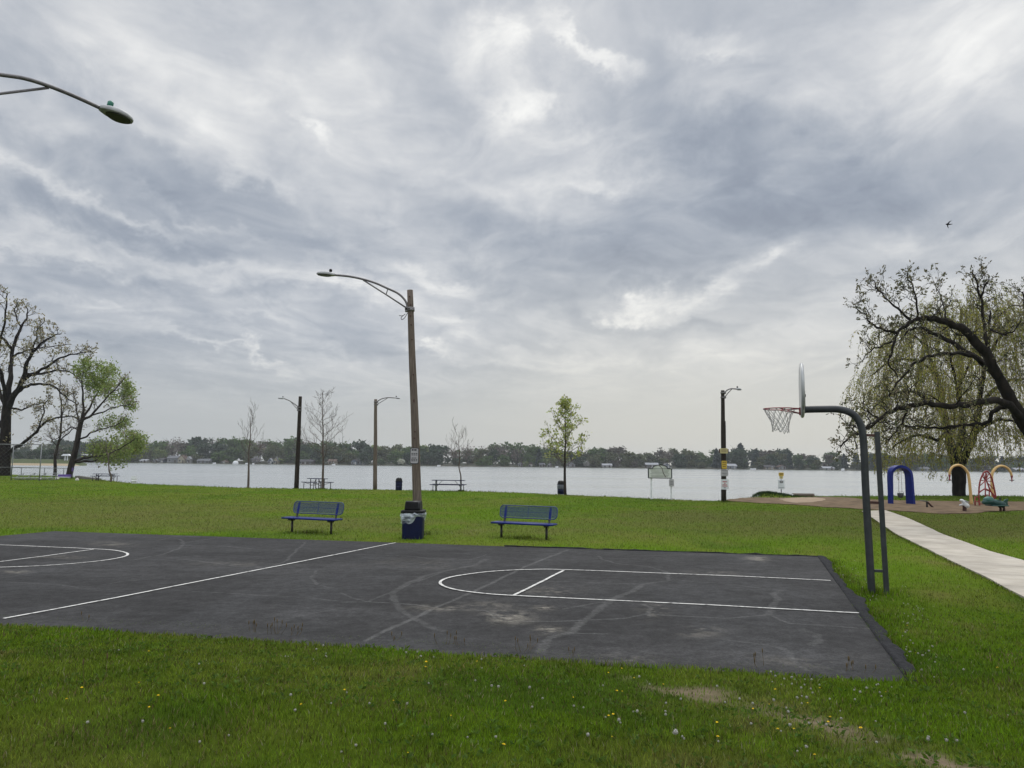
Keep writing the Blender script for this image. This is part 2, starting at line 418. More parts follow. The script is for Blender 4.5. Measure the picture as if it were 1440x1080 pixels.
# court corners
P_far_half = G(556, 763, .05); P_far_right = G(1150, 783, .05); P_near_half = G(3, 872, .05); P_near_right = G(1280, 962, .05)
P_far_left = P_far_half + (P_far_half - P_far_right) * 1.0
P_near_left = P_near_half + (P_far_left - P_far_half) + (P_near_half - P_far_half) * .05
court_poly = [tuple(p[:2]) for p in (P_far_left, P_far_right, P_near_right, P_near_half + (P_near_half - P_far_half) * .03, P_near_left)]
walk_l = gp([(1212, 719.5), (1228, 730), (1260, 752), (1327, 785), (1393, 817), (1440, 843), (1560, 905), (1900, 1080)])
walk_r = gp([(1246, 718.5), (1278, 730), (1327, 753), (1393, 777), (1440, 790), (1560, 826), (1900, 925), (2600, 1130)])
walk_poly = walk_l + walk_r[::-1]
mulch_poly = gp([(1018, 704.6), (1038, 701), (1070, 699.6), (1105, 699), (1150, 699.2), (1190, 700), (1215, 702.5), (1240, 703.5), (1300, 705), (1440, 706), (1700, 709), (1700, 726), (1500, 719.5), (1440, 717.5), (1400, 719), (1375, 722), (1330, 723.3),
                 (1290, 721), (1250, 718.3), (1210, 716.3), (1165, 713.5), (1130, 711), (1085, 708.5), (1050, 706.6)])
path_px = [(895, 948), (960, 972), (1050, 992), (1120, 1010), (1200, 1036), (1290, 1060), (1400, 1092)]
def terr(x, y):
    x = np.asarray(x, float); y = np.asarray(y, float)
    d = near_d(x, y)
    z = .07 * ss(-.02, .30, d) + .36 * ss(.15, 4.6, d)
    z = z + (fbm(x * 1.7, y * 1.7, 3, 3) - .5) * .05 * ss(.1, .8, d)
    hx, hy = HUMP
    z = z + .30 * np.exp(-(((x - hx) / 1.5) ** 2 + ((y - hy) / .9) ** 2))
    s = shore_y(x, y) - y
    z = z - 1.7 * ss(0.15, -1.6, s)
    inc = inpoly(x, y, court_poly)
    return np.where(inc, np.minimum(z, -.03), z)
HUMP = tuple(G(1078, 699.0)[:2])
def GT(px, py):
    """sight line onto the terrain"""
    d = ray(px, py); z = 0.0
    for _ in range(25):
        s = (z - H) / d.z; z = .5 * z + .5 * float(terr(d.x * s, d.y * s))
    s = (z - H) / d.z
    return Vector((d.x * s, d.y * s, float(terr(d.x * s, d.y * s))))
path_w = [tuple(GT(a, b)[:2]) for a, b in path_px]
def dirtmask(x, y):
    dd = segdist(x, y, path_w)
    n = fbm(x * 2.2, y * 2.2, 21, 4)
    m = ss(.40, .05, dd + (n - .5) * .7) * ss(.36, .62, fbm(x * 1.4 + 7, y * 1.4, 31, 4) + .12 * ss(5.2, 3.6, y) + .03) * (.72 + .28 * ss(5.6, 4.2, y)) * 1.15
    return m
# ground sheet
def axis(parts):
    out = []
    for a, b, st in parts: out += list(np.arange(a, b, st))
    return np.array(out + [parts[-1][1]])
gx = axis([(-150, -40, 4), (-40, -14, 1), (-14, 14, .16), (14, 60, 1), (60, 150, 4)])
gy = axis([(-40, -2, 2), (-2, 2.5, .3), (2.5, 11, .09), (11, 30, .3), (30, 95, .4), (95, 110, 2)])
GX, GY = np.meshgrid(gx, gy); nx, ny = len(gx), len(gy)
GZ = terr(GX, GY)
idx = np.arange(nx * ny).reshape(ny, nx)
fc = np.stack([idx[:-1, :-1], idx[:-1, 1:], idx[1:, 1:], idx[1:, :-1]], -1).reshape(-1, 4)
# lawn soil and turf seen from afar: shares its patches with the blades
def turf(x, y):
    """albedo of the turf at x, y (what grows there: lush, dull, clover, straw)"""
    x = np.asarray(x, float); y = np.asarray(y, float)
    a = fbm(x * .22, y * .16, 41, 4); b = fbm(x * .9, y * .75, 47, 4); c = fbm(x * 3.1, y * 2.7, 53, 3); st = fbm(x * .06, y * .55, 59, 3)
    lush = np.array(TURF[0]); dull = np.array(TURF[1]); straw = np.array(TURF[2]); dark = np.array(TURF[3])
    k = ss(.42, .62, .45 * a + .35 * b + .2 * st)[..., None]
    col = lush * (1 - k) + dull * k
    k2 = (ss(.60, .76, b * .6 + c * .4) * .55)[..., None]; col = col * (1 - k2) + straw * k2
    k3 = (ss(.56, .72, fbm(x * .5 + 9, y * .5, 61, 4)) * .6)[..., None]; col = col * (1 - k3) + dark * k3
    # the lawn between the benches and the shore is full of brown clover heads
    far = (ss(19.5, 24, y) * ss(44, 30, y) * ss(.30, .56, fbm(x * .12 + 3, y * .16, 67, 3)) * (.45 + .6 * b))[..., None]
    col = col * (1 - far) + np.array(TURF[4]) * far
    col = col * (1 - .16 * ss(16, 26, y) * ss(-2, 9, x))[..., None]      # the right-hand lawn is a darker sward
    return col
dm = dirtmask(GX, GY)[..., None]
fringe = ss(.3, .02, np.abs(segdist(GX, GY, walk_l))) [..., None]
soil = np.array((.15, .115, .08)) * (.75 + .5 * fbm(GX * 5, GY * 5, 71, 3)[..., None])
tc_ = turf(GX, GY) * (.44 + .38 * ss(6, 18, GY[..., None]))     # thatch with the shaded gaps between blades painted into its colour, darkest nearby
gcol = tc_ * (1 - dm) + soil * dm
m_ground, nt, b = newmat('lawn_turf'); N = nt.nodes; L = nt.links
at = N.new('ShaderNodeAttribute'); at.attribute_name = 'col'
tcn = N.new('ShaderNodeTexCoord'); nz = N.new('ShaderNodeTexNoise'); nz.inputs['Scale'].default_value = 9; nz.inputs['Detail'].default_value = 8; nz.inputs['Roughness'].default_value = .7
L.new(tcn.outputs['Object'], nz.inputs['Vector'])
mr = N.new('ShaderNodeMapRange'); mr.inputs[1].default_value = .3; mr.inputs[2].default_value = .7; mr.inputs[3].default_value = .72; mr.inputs[4].default_value = 1.28
L.new(nz.outputs['Fac'], mr.inputs[0])
vm = N.new('ShaderNodeVectorMath'); vm.operation = 'SCALE'; L.new(at.outputs['Color'], vm.inputs[0]); L.new(mr.outputs[0], vm.inputs['Scale'])
L.new(vm.outputs[0], b.inputs['Base Color']); b.inputs['Roughness'].default_value = 1.0; b.inputs['Specular IOR Level'].default_value = .03
bp = N.new('ShaderNodeBump'); bp.inputs['Strength'].default_value = .6; bp.inputs['Distance'].default_value = .03
L.new(nz.outputs['Fac'], bp.inputs['Height']); L.new(bp.outputs[0], b.inputs['Normal'])
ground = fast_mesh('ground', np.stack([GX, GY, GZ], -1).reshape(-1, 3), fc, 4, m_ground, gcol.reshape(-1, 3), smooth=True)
tag(ground, kind='structure')

# ---------- court
cP = [np.array(p[:2]) for p in (P_far_left, P_far_right, P_near_left, P_near_right)]
ns, nt_ = 900, 520
S = np.linspace(0, 1, ns); T = np.linspace(0, 1, nt_) ** 1.0
SS, TT = np.meshgrid(S, T)
far_l = cP[0][None, None] * (1 - SS[..., None]) + cP[1][None, None] * SS[..., None]
nr_l = cP[2][None, None] * (1 - SS[..., None]) + cP[3][None, None] * SS[..., None]
XY = far_l * (1 - TT[..., None]) + nr_l * TT[..., None]
CXx, CYy = XY[..., 0], XY[..., 1]
def cr_(ox, L_): return gp([(ox + a / 3.0, 730 + b_ / 3.0) for a, b_ in L_], .05)
cracks = [  # (origin, points, half width m, strength)
 (480, [(955, 130), (800, 190), (700, 235), (560, 305), (400, 370), (310, 415), (200, 465), (90, 515)], .05, .75),
 (480, [(610, 170), (560, 195), (450, 215), (350, 240), (260, 280), (215, 310), (215, 345), (250, 385), (310, 420), (380, 460), (420, 470)], .075, .6),
 (480, [(60, 150), (270, 155), (400, 170), (550, 170), (610, 150)], .035, .5),
 (480, [(0, 350), (120, 348), (300, 360), (430, 378), (600, 385), (640, 400), (700, 420)], .03, .75),
 (480, [(1090, 155), (1100, 170), (1180, 190), (1300, 200), (1380, 225), (1380, 260), (1270, 275)], .05, .5),
 (480, [(1270, 275), (1240, 300), (1150, 335), (1070, 390), (1000, 450), (960, 480), (880, 500), (830, 560)], .085, .75),
 (480, [(680, 255), (880, 262), (1080, 268), (1270, 275)], .03, .5),
 (480, [(620, 400), (660, 425), (740, 430), (900, 430), (1040, 425), (1200, 418), (1290, 400), (1440, 410), (1620, 420), (1800, 405)], .03, .75),
 (480, [(930, 380), (1070, 355), (1150, 345)], .03, .6), (480, [(1270, 360), (1300, 375), (1300, 410)], .05, .7),
 (480, [(960, 480), (1120, 485)], .025, .8), (480, [(0, 310), (50, 330), (110, 348), (300, 270), (450, 215)], .03, .5),
 (960, [(0, 260), (200, 275), (370, 298), (430, 300)], .03, .5),
 (960, [(420, 300), (385, 315), (400, 340), (375, 370), (360, 405)], .075, .65),
 (960, [(360, 405), (480, 410)], .025, .5), (960, [(380, 410), (450, 440), (600, 450), (800, 465)], .03, .6),
 (960, [(500, 465), (560, 485), (580, 510), (540, 530)], .08, .55),
 (960, [(160, 505), (260, 520), (400, 540), (450, 570), (490, 620), (520, 640)], .05, .4),
 (0, [(940, 75), (780, 100), (750, 125), (680, 150), (550, 175)], .05, .5), (0, [(760, 85), (775, 105)], .05, .5),
 (0, [(920, 110), (1100, 130), (1440, 140)], .03, .5), (0, [(780, 170), (900, 185), (1000, 200), (1120, 205), (1200, 180), (1290, 95)], .04, .5),
 (0, [(0, 265), (250, 275), (330, 290)], .03, .5), (0, [(380, 285), (500, 265), (700, 245)], .04, .3), (0, [(820, 305), (1000, 315), (1200, 325), (1440, 345)], .03, .5),
 (0, [(1440, 215), (1340, 215), (1315, 245), (1340, 275), (1400, 290)], .04, .4), (0, [(1440, 375), (1150, 430)], .03, .35), (0, [(0, 250), (200, 215)], .03, .5), (0, [(450, 100), (640, 95), (800, 60)], .04, .4)]
wear = np.zeros(CXx.shape)
nzw = fbm(CXx * 3, CYy * 3, 81, 4); nzf = fbm(CXx * 14, CYy * 14, 83, 4)
wob = (fbm(CXx * 2.5, CYy * 2.5, 87, 3) - .5) * .09
for ox, L_, hw, amp in cracks:
    pts = cr_(ox, L_); xs = [p[0] for p in pts]; ys = [p[1] for p in pts]
    m_ = (CXx > min(xs) - .5) & (CXx < max(xs) + .5) & (CYy > min(ys) - .5) & (CYy < max(ys) + .5)
    dd = segdist(CXx[m_] + wob[m_], CYy[m_] + wob[m_] * .8, pts)
    wear[m_] = np.maximum(wear[m_], amp * ss(hw * .8, hw * .45, dd + (nzf[m_] - .5) * hw * .9) * (1.0 if hw < .055 else .72) * (.55 + .75 * nzw[m_]))
dust = np.zeros(CXx.shape)
for ox, cx_, cy_, rx, ry, amp in [(480, 700, 410, 95, 26, 1.0), (480, 850, 372, 45, 12, .8), (480, 880, 300, 120, 22, .38), (480, 870, 468, 65, 16, .9), (480, 1320, 390, 55, 24, .9), (480, 430, 374, 150, 14, .45),
                                  (960, 65, 470, 80, 24, .7), (960, 310, 166, 45, 14, .8), (480, 620, 362, 120, 18, .35), (480, 1200, 590, 130, 26, .3), (960, 130, 228, 130, 10, .3), (0, 60, 222, 60, 7, .6), (0, 260, 160, 120, 8, .35),
                                  (0, 480, 105, 100, 12, .35), (0, 1000, 190, 200, 12, .2), (960, 500, 600, 300, 30, .22), (480, 300, 190, 250, 20, .18)]:
    c0 = G(ox + cx_ / 3, 730 + cy_ / 3, .05); cx1 = G(ox + (cx_ + rx) / 3, 730 + cy_ / 3, .05); cy1 = G(ox + cx_ / 3, 730 + (cy_ - ry) / 3, .05)
    ax_, ay_ = cx1.x - c0.x, cy1.y - c0.y
    sh_ = cy1.x - c0.x
    yy = (CYy - c0.y) / ay_; xx = (CXx - c0.x - sh_ * yy) / ax_
    dust = np.maximum(dust, amp * np.exp(-(xx ** 2 + yy ** 2) * 1.2) * ss(.40, .66, .55 * nzw + .45 * nzf))
base = np.array((.0305, .0300, .0302)) * (.45 + 1.1 * fbm(CXx * .45, CYy * 1.1, 91, 5)[..., None]) * (.72 + .56 * fbm(CXx * 2.2, CYy * 5, 93, 4)[..., None])
polish = ss(.50, .75, fbm(CXx * .8 + 4, CYy * .25, 95, 4))[..., None] * .25
ccol = base * (1 - polish) + np.array((.058, .059, .061)) * polish
wk = np.clip(wear, 0, 1)[..., None] * .62; ccol = ccol * (1 - wk) + np.array((.115, .114, .110)) * wk
dk = np.clip(dust, 0, 1)[..., None] * .8; ccol = ccol * (1 - dk) + np.array((.23, .21, .175)) * dk
CZ = .05 + (fbm(CXx * .4, CYy * .4, 97, 2) - .5) * .012
# broken tarred rim beyond the right end and the far side
dirS = (cP[1] - cP[0]); dirS /= np.linalg.norm(dirS); dirT = (cP[3] - cP[1]); dirT /= np.linalg.norm(dirT)
V0 = np.stack([CXx, CYy, CZ], -1).reshape(-1, 3); cidx = np.arange(ns * nt_).reshape(nt_, ns)
cf = [np.stack([cidx[:-1, :-1], cidx[1:, :-1], cidx[1:, 1:], cidx[:-1, 1:]], -1).reshape(-1, 4)]
VV = [V0]; CC = [ccol.reshape(-1, 3)]; off = ns * nt_
m_court, nt, b = newmat('court_asphalt'); N = nt.nodes; L = nt.links
at = N.new('ShaderNodeAttribute'); at.attribute_name = 'col'
tcn = N.new('ShaderNodeTexCoord'); nz = N.new('ShaderNodeTexNoise'); nz.inputs['Scale'].default_value = 34; nz.inputs['Detail'].default_value = 7; nz.inputs['Roughness'].default_value = .82
L.new(tcn.outputs['Object'], nz.inputs['Vector'])
mr = N.new('ShaderNodeMapRange'); mr.inputs[1].default_value = .3; mr.inputs[2].default_value = .7; mr.inputs[3].default_value = .42; mr.inputs[4].default_value = 1.62
L.new(nz.outputs['Fac'], mr.inputs[0])
vm = N.new('ShaderNodeVectorMath'); vm.operation = 'SCALE'; L.new(at.outputs['Color'], vm.inputs[0]); L.new(mr.outputs[0], vm.inputs['Scale'])
n3 = N.new('ShaderNodeTexNoise'); n3.inputs['Scale'].default_value = 7; n3.inputs['Detail'].default_value = 5; n3.inputs['Roughness'].default_value = .7; L.new(tcn.outputs['Object'], n3.inputs['Vector'])
mr3 = N.new('ShaderNodeMapRange'); mr3.inputs[1].default_value = .32; mr3.inputs[2].default_value = .68; mr3.inputs[3].default_value = .66; mr3.inputs[4].default_value = 1.36; L.new(n3.outputs['Fac'], mr3.inputs[0])
vm3 = N.new('ShaderNodeVectorMath'); vm3.operation = 'SCALE'; L.new(vm.outputs[0], vm3.inputs[0]); L.new(mr3.outputs[0], vm3.inputs['Scale'])
L.new(vm3.outputs[0], b.inputs['Base Color']); b.inputs['Roughness'].default_value = .92; b.inputs['Specular IOR Level'].default_value = .18
bp = N.new('ShaderNodeBump'); bp.inputs['Strength'].default_value = .5; bp.inputs['Distance'].default_value = .008
L.new(nz.outputs['Fac'], bp.inputs['Height']); L.new(bp.outputs[0], b.inputs['Normal'])
court = fast_mesh('court', np.concatenate(VV), np.concatenate(cf), 4, m_court, np.concatenate(CC), smooth=True); tag(court, kind='structure')
def rim_strip(A, B, out, wid, seed, n=260):
    """a lumpy strip of spare tar along the court's rim; cross-section of five points"""
    t = np.linspace(0, 1, n); P0 = A[None] * (1 - t[:, None]) + B[None] * t[:, None]
    Ln = np.linalg.norm(B - A); u = t * Ln
    wv_ = wid * (.25 + 1.5 * fbm(u * 1.3, u * 0 + seed, seed, 4)) ; hh = .006 + .03 * fbm(u * 2.3, u * 0 + 3, seed + 5, 3)
    rows = [(-.03, .02), (.05, 1.0), (.45, 1.05), (.8, .55), (1.0, -.6)]
    V = []
    for a_, h_ in rows:
        jitter = (fbm(u * 6, u * 0 + a_ * 9, seed + 9, 2) - .5) * .05
        xy = P0 + out[None] * (wv_ * a_ + jitter * (a_ > .3))[:, None]
        z = .052 + hh * h_ * (.8 + .4 * fbm(u * 9, u * 0 + a_ * 5, seed + 13, 2))
        V.append(np.concatenate([xy, z[:, None]], 1))
    V = np.stack(V, 1); k = len(rows); id_ = np.arange(n * k).reshape(n, k)
    f = np.stack([id_[:-1, :-1], id_[1:, :-1], id_[1:, 1:], id_[:-1, 1:]], -1).reshape(-1, 4)
    return V.reshape(-1, 3), f
VV, cf, off = [], [], 0
for A, B, o_, wid, sd_ in ((cP[1], cP[3], dirS, .15, 3), (cP[0] * .36 + cP[1] * .64, cP[1], -dirT, .05, 11)):
    v_, f_ = rim_strip(A, B, o_, wid, sd_); VV.append(v_); cf.append(f_ + off); off += len(v_)
M_tar = mat('broken_tar_rim', (.016, .0165, .018), (.030, .030, .033), 14, rough=.95, bump=1.0, bscale=30)
kerb = fast_mesh('court_kerb', np.concatenate(VV), np.concatenate(cf), 4, M_tar, smooth=True); tag(kerb, kind='structure')

# painted lines
M_paint = mat('court_line_paint', (.58, .57, .54), (.20, .197, .19), 13, rough=.85, detail=9, lo=.50, hi=.70)
def line(mb, px_, wd, z=.062, sub=12):
    P = [np.array(G(a, b_, z)[:2]) for a, b_ in px_]; Q = []
    for p, q in zip(P[:-1], P[1:]):
        for k in range(sub): Q.append(p + (q - p) * k / sub)
    Q.append(P[-1]); Q = np.array(Q); tg = np.gradient(Q, axis=0); tg /= np.linalg.norm(tg, axis=1)[:, None]
    nr = np.stack([-tg[:, 1], tg[:, 0]], 1)
    u = np.cumsum(np.r_[0, np.linalg.norm(np.diff(Q, axis=0), axis=1)])
    ww = wd / 2 * (1 + (fbm(u * 4, u * 0 + wd * 90, 5, 3) - .5) * .35); sh2 = (fbm(u * .9, u * 0 + 7, 9, 2) - .5) * .05
    A = Q + nr * (ww + sh2)[:, None]; B_ = Q - nr * (ww - sh2)[:, None]
    vs = [(a[0], a[1], z) for a in A] + [(c[0], c[1], z) for c in B_]; n = len(Q)
    mb.add(vs, [(i, i + 1, n + i + 1, n + i) for i in range(n - 1)])
def arc(P):
    out = []                                  # Catmull-Rom through the points
    for i in range(len(P) - 1):
        p0, p1, p2, p3 = P[max(i - 1, 0)], P[i], P[i + 1], P[min(i + 2, len(P) - 1)]
        for k in range(5):
            t = k / 5; out.append(tuple(.5 * (2 * p1[j] + (p2[j] - p0[j]) * t + (2 * p0[j] - 5 * p1[j] + 4 * p2[j] - p3[j]) * t * t + (3 * p1[j] - p0[j] - 3 * p2[j] + p3[j]) * t ** 3) for j in (0, 1)))
    return out + [P[-1]]
def marking(name, lines):
    mb = MB()
    for px_, wd in lines: line(mb, px_, wd)
    o = mb.build(name, M_paint); tag(o, kind='structure'); return o
marking('half_court_line', [([(6, 869.5), (200, 833), (370, 799.5), (556, 763)], .050)])
marking('key_line', [(arc([(1168, 816), (1000, 808.5), (800, 801), (745, 800.8), (700, 802.8), (660, 807), (632, 812), (620.5, 818), (626, 824), (645, 829.5), (680, 834), (722, 837), (850, 843), (1000, 850.5), (1100, 856), (1210, 861.5)]), .050),
                     ([(724, 836.5), (745, 825.5), (768, 814), (793, 802)], .050)])
marking('key_line', [(arc([(-95, 763), (0, 766), (70, 769), (130, 771.5), (165, 774), (180.5, 778.5), (172, 783.5), (132, 789.5), (66, 795), (0, 797.5), (-90, 800), (-170, 803)]), .050),
                     ([(-60, 795), (0, 789.5), (60, 782), (132, 772.3)], .050)])

# ---------- path, play bed, lake
def sheet(name, poly, z, m, step=None, wob=0.0, seed=1, th=0.0):
    P = []
    for i in range(len(poly)):
        a, b_ = np.array(poly[i]), np.array(poly[(i + 1) % len(poly)]); n = max(1, int(np.linalg.norm(b_ - a) / (step or 1e9)))
        for k in range(n):
            q = a + (b_ - a) * k / n; j = (np.array((vnoise(q[0] * 2, q[1] * 2, seed), vnoise(q[0] * 2 + 40, q[1] * 2, seed))) - .5) * wob
            P.append(q + j)
    bm = bmesh.new(); vs = [bm.verts.new((p[0], p[1], z)) for p in P]; es = [bm.edges.new((vs[i], vs[(i + 1) % len(vs)])) for i in range(len(vs))]
    bmesh.ops.triangle_fill(bm, use_beauty=True, edges=es)
    for f in bm.faces:
        if f.normal.z < 0: f.normal_flip()
    if th:
        r = bmesh.ops.extrude_edge_only(bm, edges=[e for e in bm.edges if e.is_boundary]);
        for v in [g for g in r['geom'] if isinstance(g, bmesh.types.BMVert)]: v.co.z -= th
    me = bpy.data.meshes.new(name); bm.to_mesh(me); bm.free(); me.materials.append(m)
    o = bpy.data.objects.new(name, me); C.objects.link(o); return tag(o, kind='structure')
pv = sheet('pavement', walk_poly, .035, M_conc, .6, .04, 3, .08)
nt = M_conc.node_tree; N = nt.nodes; L = nt.links; b = N['Principled BSDF']         # saw-cut joints and old damp stains
pd = Vector((walk_l[5][0] - walk_l[1][0], walk_l[5][1] - walk_l[1][1], 0)).normalized()
tcn = N.new('ShaderNodeTexCoord'); dt = N.new('ShaderNodeVectorMath'); dt.operation = 'DOT_PRODUCT'; dt.inputs[1].default_value = pd; L.new(tcn.outputs['Object'], dt.inputs[0])
fr = N.new('ShaderNodeMath'); fr.operation = 'PINGPONG'; fr.inputs[1].default_value = .76; L.new(dt.outputs['Value'], fr.inputs[0])
mr = N.new('ShaderNodeMapRange'); mr.inputs[1].default_value = .008; mr.inputs[2].default_value = .022; mr.inputs[3].default_value = .45; mr.inputs[4].default_value = 1.0; L.new(fr.outputs[0], mr.inputs[0])
sn = N.new('ShaderNodeTexNoise'); sn.inputs['Scale'].default_value = .9; sn.inputs['Detail'].default_value = 7; L.new(tcn.outputs['Object'], sn.inputs['Vector'])
m2 = N.new('ShaderNodeMapRange'); m2.inputs[1].default_value = .35; m2.inputs[2].default_value = .6; m2.inputs[3].default_value = .80; m2.inputs[4].default_value = 1.04; L.new(sn.outputs['Fac'], m2.inputs[0])
mm = N.new('ShaderNodeMath'); mm.operation = 'MULTIPLY'; L.new(mr.outputs[0], mm.inputs[0]); L.new(m2.outputs[0], mm.inputs[1])
src = b.inputs['Base Color'].links[0].from_socket; vs_ = N.new('ShaderNodeVectorMath'); vs_.operation = 'SCALE'; L.new(src, vs_.inputs[0]); L.new(mm.outputs[0], vs_.inputs['Scale']); L.new(vs_.outputs[0], b.inputs['Base Color'])
M_mulch = mat('wood_chip_mulch', (.078, .054, .034), (.18, .128, .080), 1.6, (1, 1, 1), rough=.97, bump=.8, bscale=16, detail=9)
sheet('play_bed', mulch_poly, .03, M_mulch, .6, .5, 5, .05)
M_sand = mat('pale_sand', (.30, .23, .165), (.24, .18, .125), 1.5, rough=.97, bump=.4, bscale=16)
sheet('sand_patch', gp([(1098, 702.3), (1112, 700.6), (1130, 699.9), (1148, 700.4), (1163, 702), (1158, 704.5), (1143, 707), (1120, 708), (1104, 706)]), .036, M_sand, .3, .3, 8)
m_lake, nt, b = newmat('lake_water'); N = nt.nodes; L = nt.links
b.inputs['Base Color'].default_value = (.26, .275, .275, 1); b.inputs['Roughness'].default_value = .16; b.inputs['IOR'].default_value = 1.5; b.inputs['Specular IOR Level'].default_value = .7
tcn = N.new('ShaderNodeTexCoord')
def wav(scale, st, det):
    mp = N.new('ShaderNodeMapping'); mp.inputs['Scale'].default_value = st; mp.inputs['Rotation'].default_value = (0, 0, R(12)); L.new(tcn.outputs['Object'], mp.inputs['Vector'])
    q = N.new('ShaderNodeTexNoise'); q.inputs['Scale'].default_value = scale; q.inputs['Detail'].default_value = det; q.inputs['Roughness'].default_value = .6; L.new(mp.outputs[0], q.inputs['Vector']); return q
w1 = wav(1.3, (.6, 1.0, 1), 5); w2 = wav(.03, (.3, 1.6, 1), 3)
ad = N.new('ShaderNodeMath'); ad.operation = 'MULTIPLY_ADD'; L.new(w2.outputs['Fac'], ad.inputs[0]); ad.inputs[1].default_value = .8; L.new(w1.outputs['Fac'], ad.inputs[2])
bp = N.new('ShaderNodeBump'); bp.inputs['Strength'].default_value = LAKEB; bp.inputs['Distance'].default_value = .15
L.new(w1.outputs['Fac'], bp.inputs['Height']); L.new(bp.outputs[0], b.inputs['Normal'])
mr = N.new('ShaderNodeMapRange'); mr.inputs[1].default_value = .35; mr.inputs[2].default_value = .65; mr.inputs[3].default_value = .14; mr.inputs[4].default_value = .24
L.new(w2.outputs['Fac'], mr.inputs[0]); L.new(mr.outputs[0], b.inputs['Roughness'])
mb = MB(); mb.add([(-2600, 25, WATER), (2600, 25, WATER), (2600, 900, WATER), (-2600, 900, WATER)], [(0, 1, 2, 3)]); lake = mb.build('lake', m_lake); tag(lake, kind='structure')
# far land
fx = axis([(-1400, 1400, 10)]); fy = axis([(528, 540, 1.5), (540, 700, 16), (700, 1500, 100)])
FX, FY = np.meshgrid(fx, fy); off_ = 6 * (fbm(FX * .01, FX * 0, 5, 4) - .5) * 2
FZ = WATER - .6 + 1.1 * ss(0, 3.0, FY - 530 - off_ * .3) + 1.2 * ss(5, 90, FY - 530)
id_ = np.arange(FX.size).reshape(FX.shape); f = np.stack([id_[:-1, :-1], id_[:-1, 1:], id_[1:, 1:], id_[1:, :-1]], -1).reshape(-1, 4)
M_fland = mat('far_bank_turf', (.030, .038, .022), (.05, .048, .034), .05, rough=.95)
fl = fast_mesh('far_bank', np.stack([FX, FY, FZ], -1).reshape(-1, 3), f, 4, M_fland, smooth=True); tag(fl, kind='structure')
# ---------- street lamps
def lamp_head(parent, p, fwd, L_=.62, m_cell=None, org=None):
    """flat cobra head lying along fwd, its dark window underneath"""
    x = Vector(fwd).normalized(); y = Vector((0, 0, 1)).cross(x).normalized(); z = x.cross(y); M = Matrix((x, y, z)).transposed(); p = Vector(p)
    secs = [(0.0, .055, .045), (.08, .085, .06), (.25, .135, .075), (.5, .165, .08), (.75, .150, .07), (.92, .105, .05), (1.0, .05, .028)]
    mb = MB(); n = 16; vs = []
    for t, w_, h_ in secs:
        for j in range(n):
            a = 2 * PI * j / n; sa = math.sin(a)
            vs.append(p + M @ Vector((t * L_, w_ * math.copysign(abs(math.cos(a)) ** .7, math.cos(a)), h_ * (1.12 * sa ** .75 if sa > 0 else -.22 * abs(sa) ** .5) - .012)))
    k = len(secs)
    fs = [(i * n + j, i * n + (j + 1) % n, (i + 1) * n + (j + 1) % n, (i + 1) * n + j) for i in range(k - 1) for j in range(n)]
    fs += [tuple(reversed(range(n))), tuple((k - 1) * n + j for j in range(n))]
    mb.add(vs, fs, 0, True)
    head = mb.build('lamp_head', M_head, parent, org)
    mb = MB(); out = []
    for j in range(20):
        a = 2 * PI * j / 20; out.append((.57 * L_ + .38 * L_ * math.cos(a), .140 * math.sin(a) * (1.05 - .25 * math.cos(a) ** 2)))
    mb.prism(out, .016, p - z * .032, x, y)
    mb.build('lens', M_lens, head)  .location = -(org or Vector()) 
    mb = MB(); mb.lathe([(.035, 0), (.043, .01), (.043, .06), (.03, .078), (.0, .08)], 14, p + M @ Vector((.26 * L_, 0, .085)), 0, M)
    mb.build('photocell', m_cell or M_black, head).location = -(org or Vector())
    return head
def lamp(name_mat, base, top, r0, r1, arm_pts, strut_pts, label, cell=None, tie=None, head_fwd=None, L_=.62, cable=None, ar=.032):
    base = Vector(base); top = Vector(top)
    t = thing('street_lamp', base, 0, label, 'street lamp', 'street lamps of the park')
    mb = MB(); n = 14; P = []; rr = []
    for i in range(n):
        s = i / (n - 1); q = base.lerp(top, s); q = q + Vector((.012 * math.sin(s * 9 + base.x), .012 * math.sin(s * 7), 0)) * (s * (1 - s) * 3)
        P.append(q); rr.append(r0 + (r1 - r0) * s)
    P[0] = P[0] - Vector((0, 0, .15))
    mb.tube(P, rr, 16); mb.build('pole', name_mat, t, base)
    mb = MB(); mb.tube(arm_pts, ar, 10); arm = mb.build('arm', M_arm, t, base)
    mb = MB(); mb.tube(strut_pts, ar * .68, 8)
    if tie: mb.tube(tie, ar * .45, 6)
    mb.build('strut', M_arm, arm).location = -base
    for q in (arm_pts[0], strut_pts[0]):
        mb = MB(); q = Vector(q); s = (q.z - base.z) / (top.z - base.z); pc = base.lerp(top, s)
        d = (q - pc); d.z = 0; d.normalize(); M = Matrix((d, Vector((0, 0, 1)).cross(d), Vector((0, 0, 1)))).transposed()
        mb.box(pc + d * (r1 + .03), (.09, .13, .11), M, 0, .01)
        mb.lathe([(r1 + .028, -.035), (r1 + .028, .035)], 18, pc, 0)
        mb.build('mounting_bracket', M_arm, t, base)
    if cable:
        mb = MB(); mb.tube(cable, .009, 6); mb.build('cable', M_black, t, base)
    lamp_head(t, arm_pts[-1], head_fwd, L_, cell, base)
    return t
def smoothpath(P, k=6):
    out = []
    for i in range(len(P) - 1):
        p0, p1, p2, p3 = (Vector(P[max(i - 1, 0)]), Vector(P[i]), Vector(P[i + 1]), Vector(P[min(i + 2, len(P) - 1)]))
        for j in range(k):
            t = j / k; out.append(.5 * (2 * p1 + (p2 - p0) * t + (2 * p0 - 5 * p1 + 4 * p2 - p3) * t * t + (3 * p1 - p0 - 3 * p2 + p3) * t ** 3))
    return out + [Vector(P[-1])]
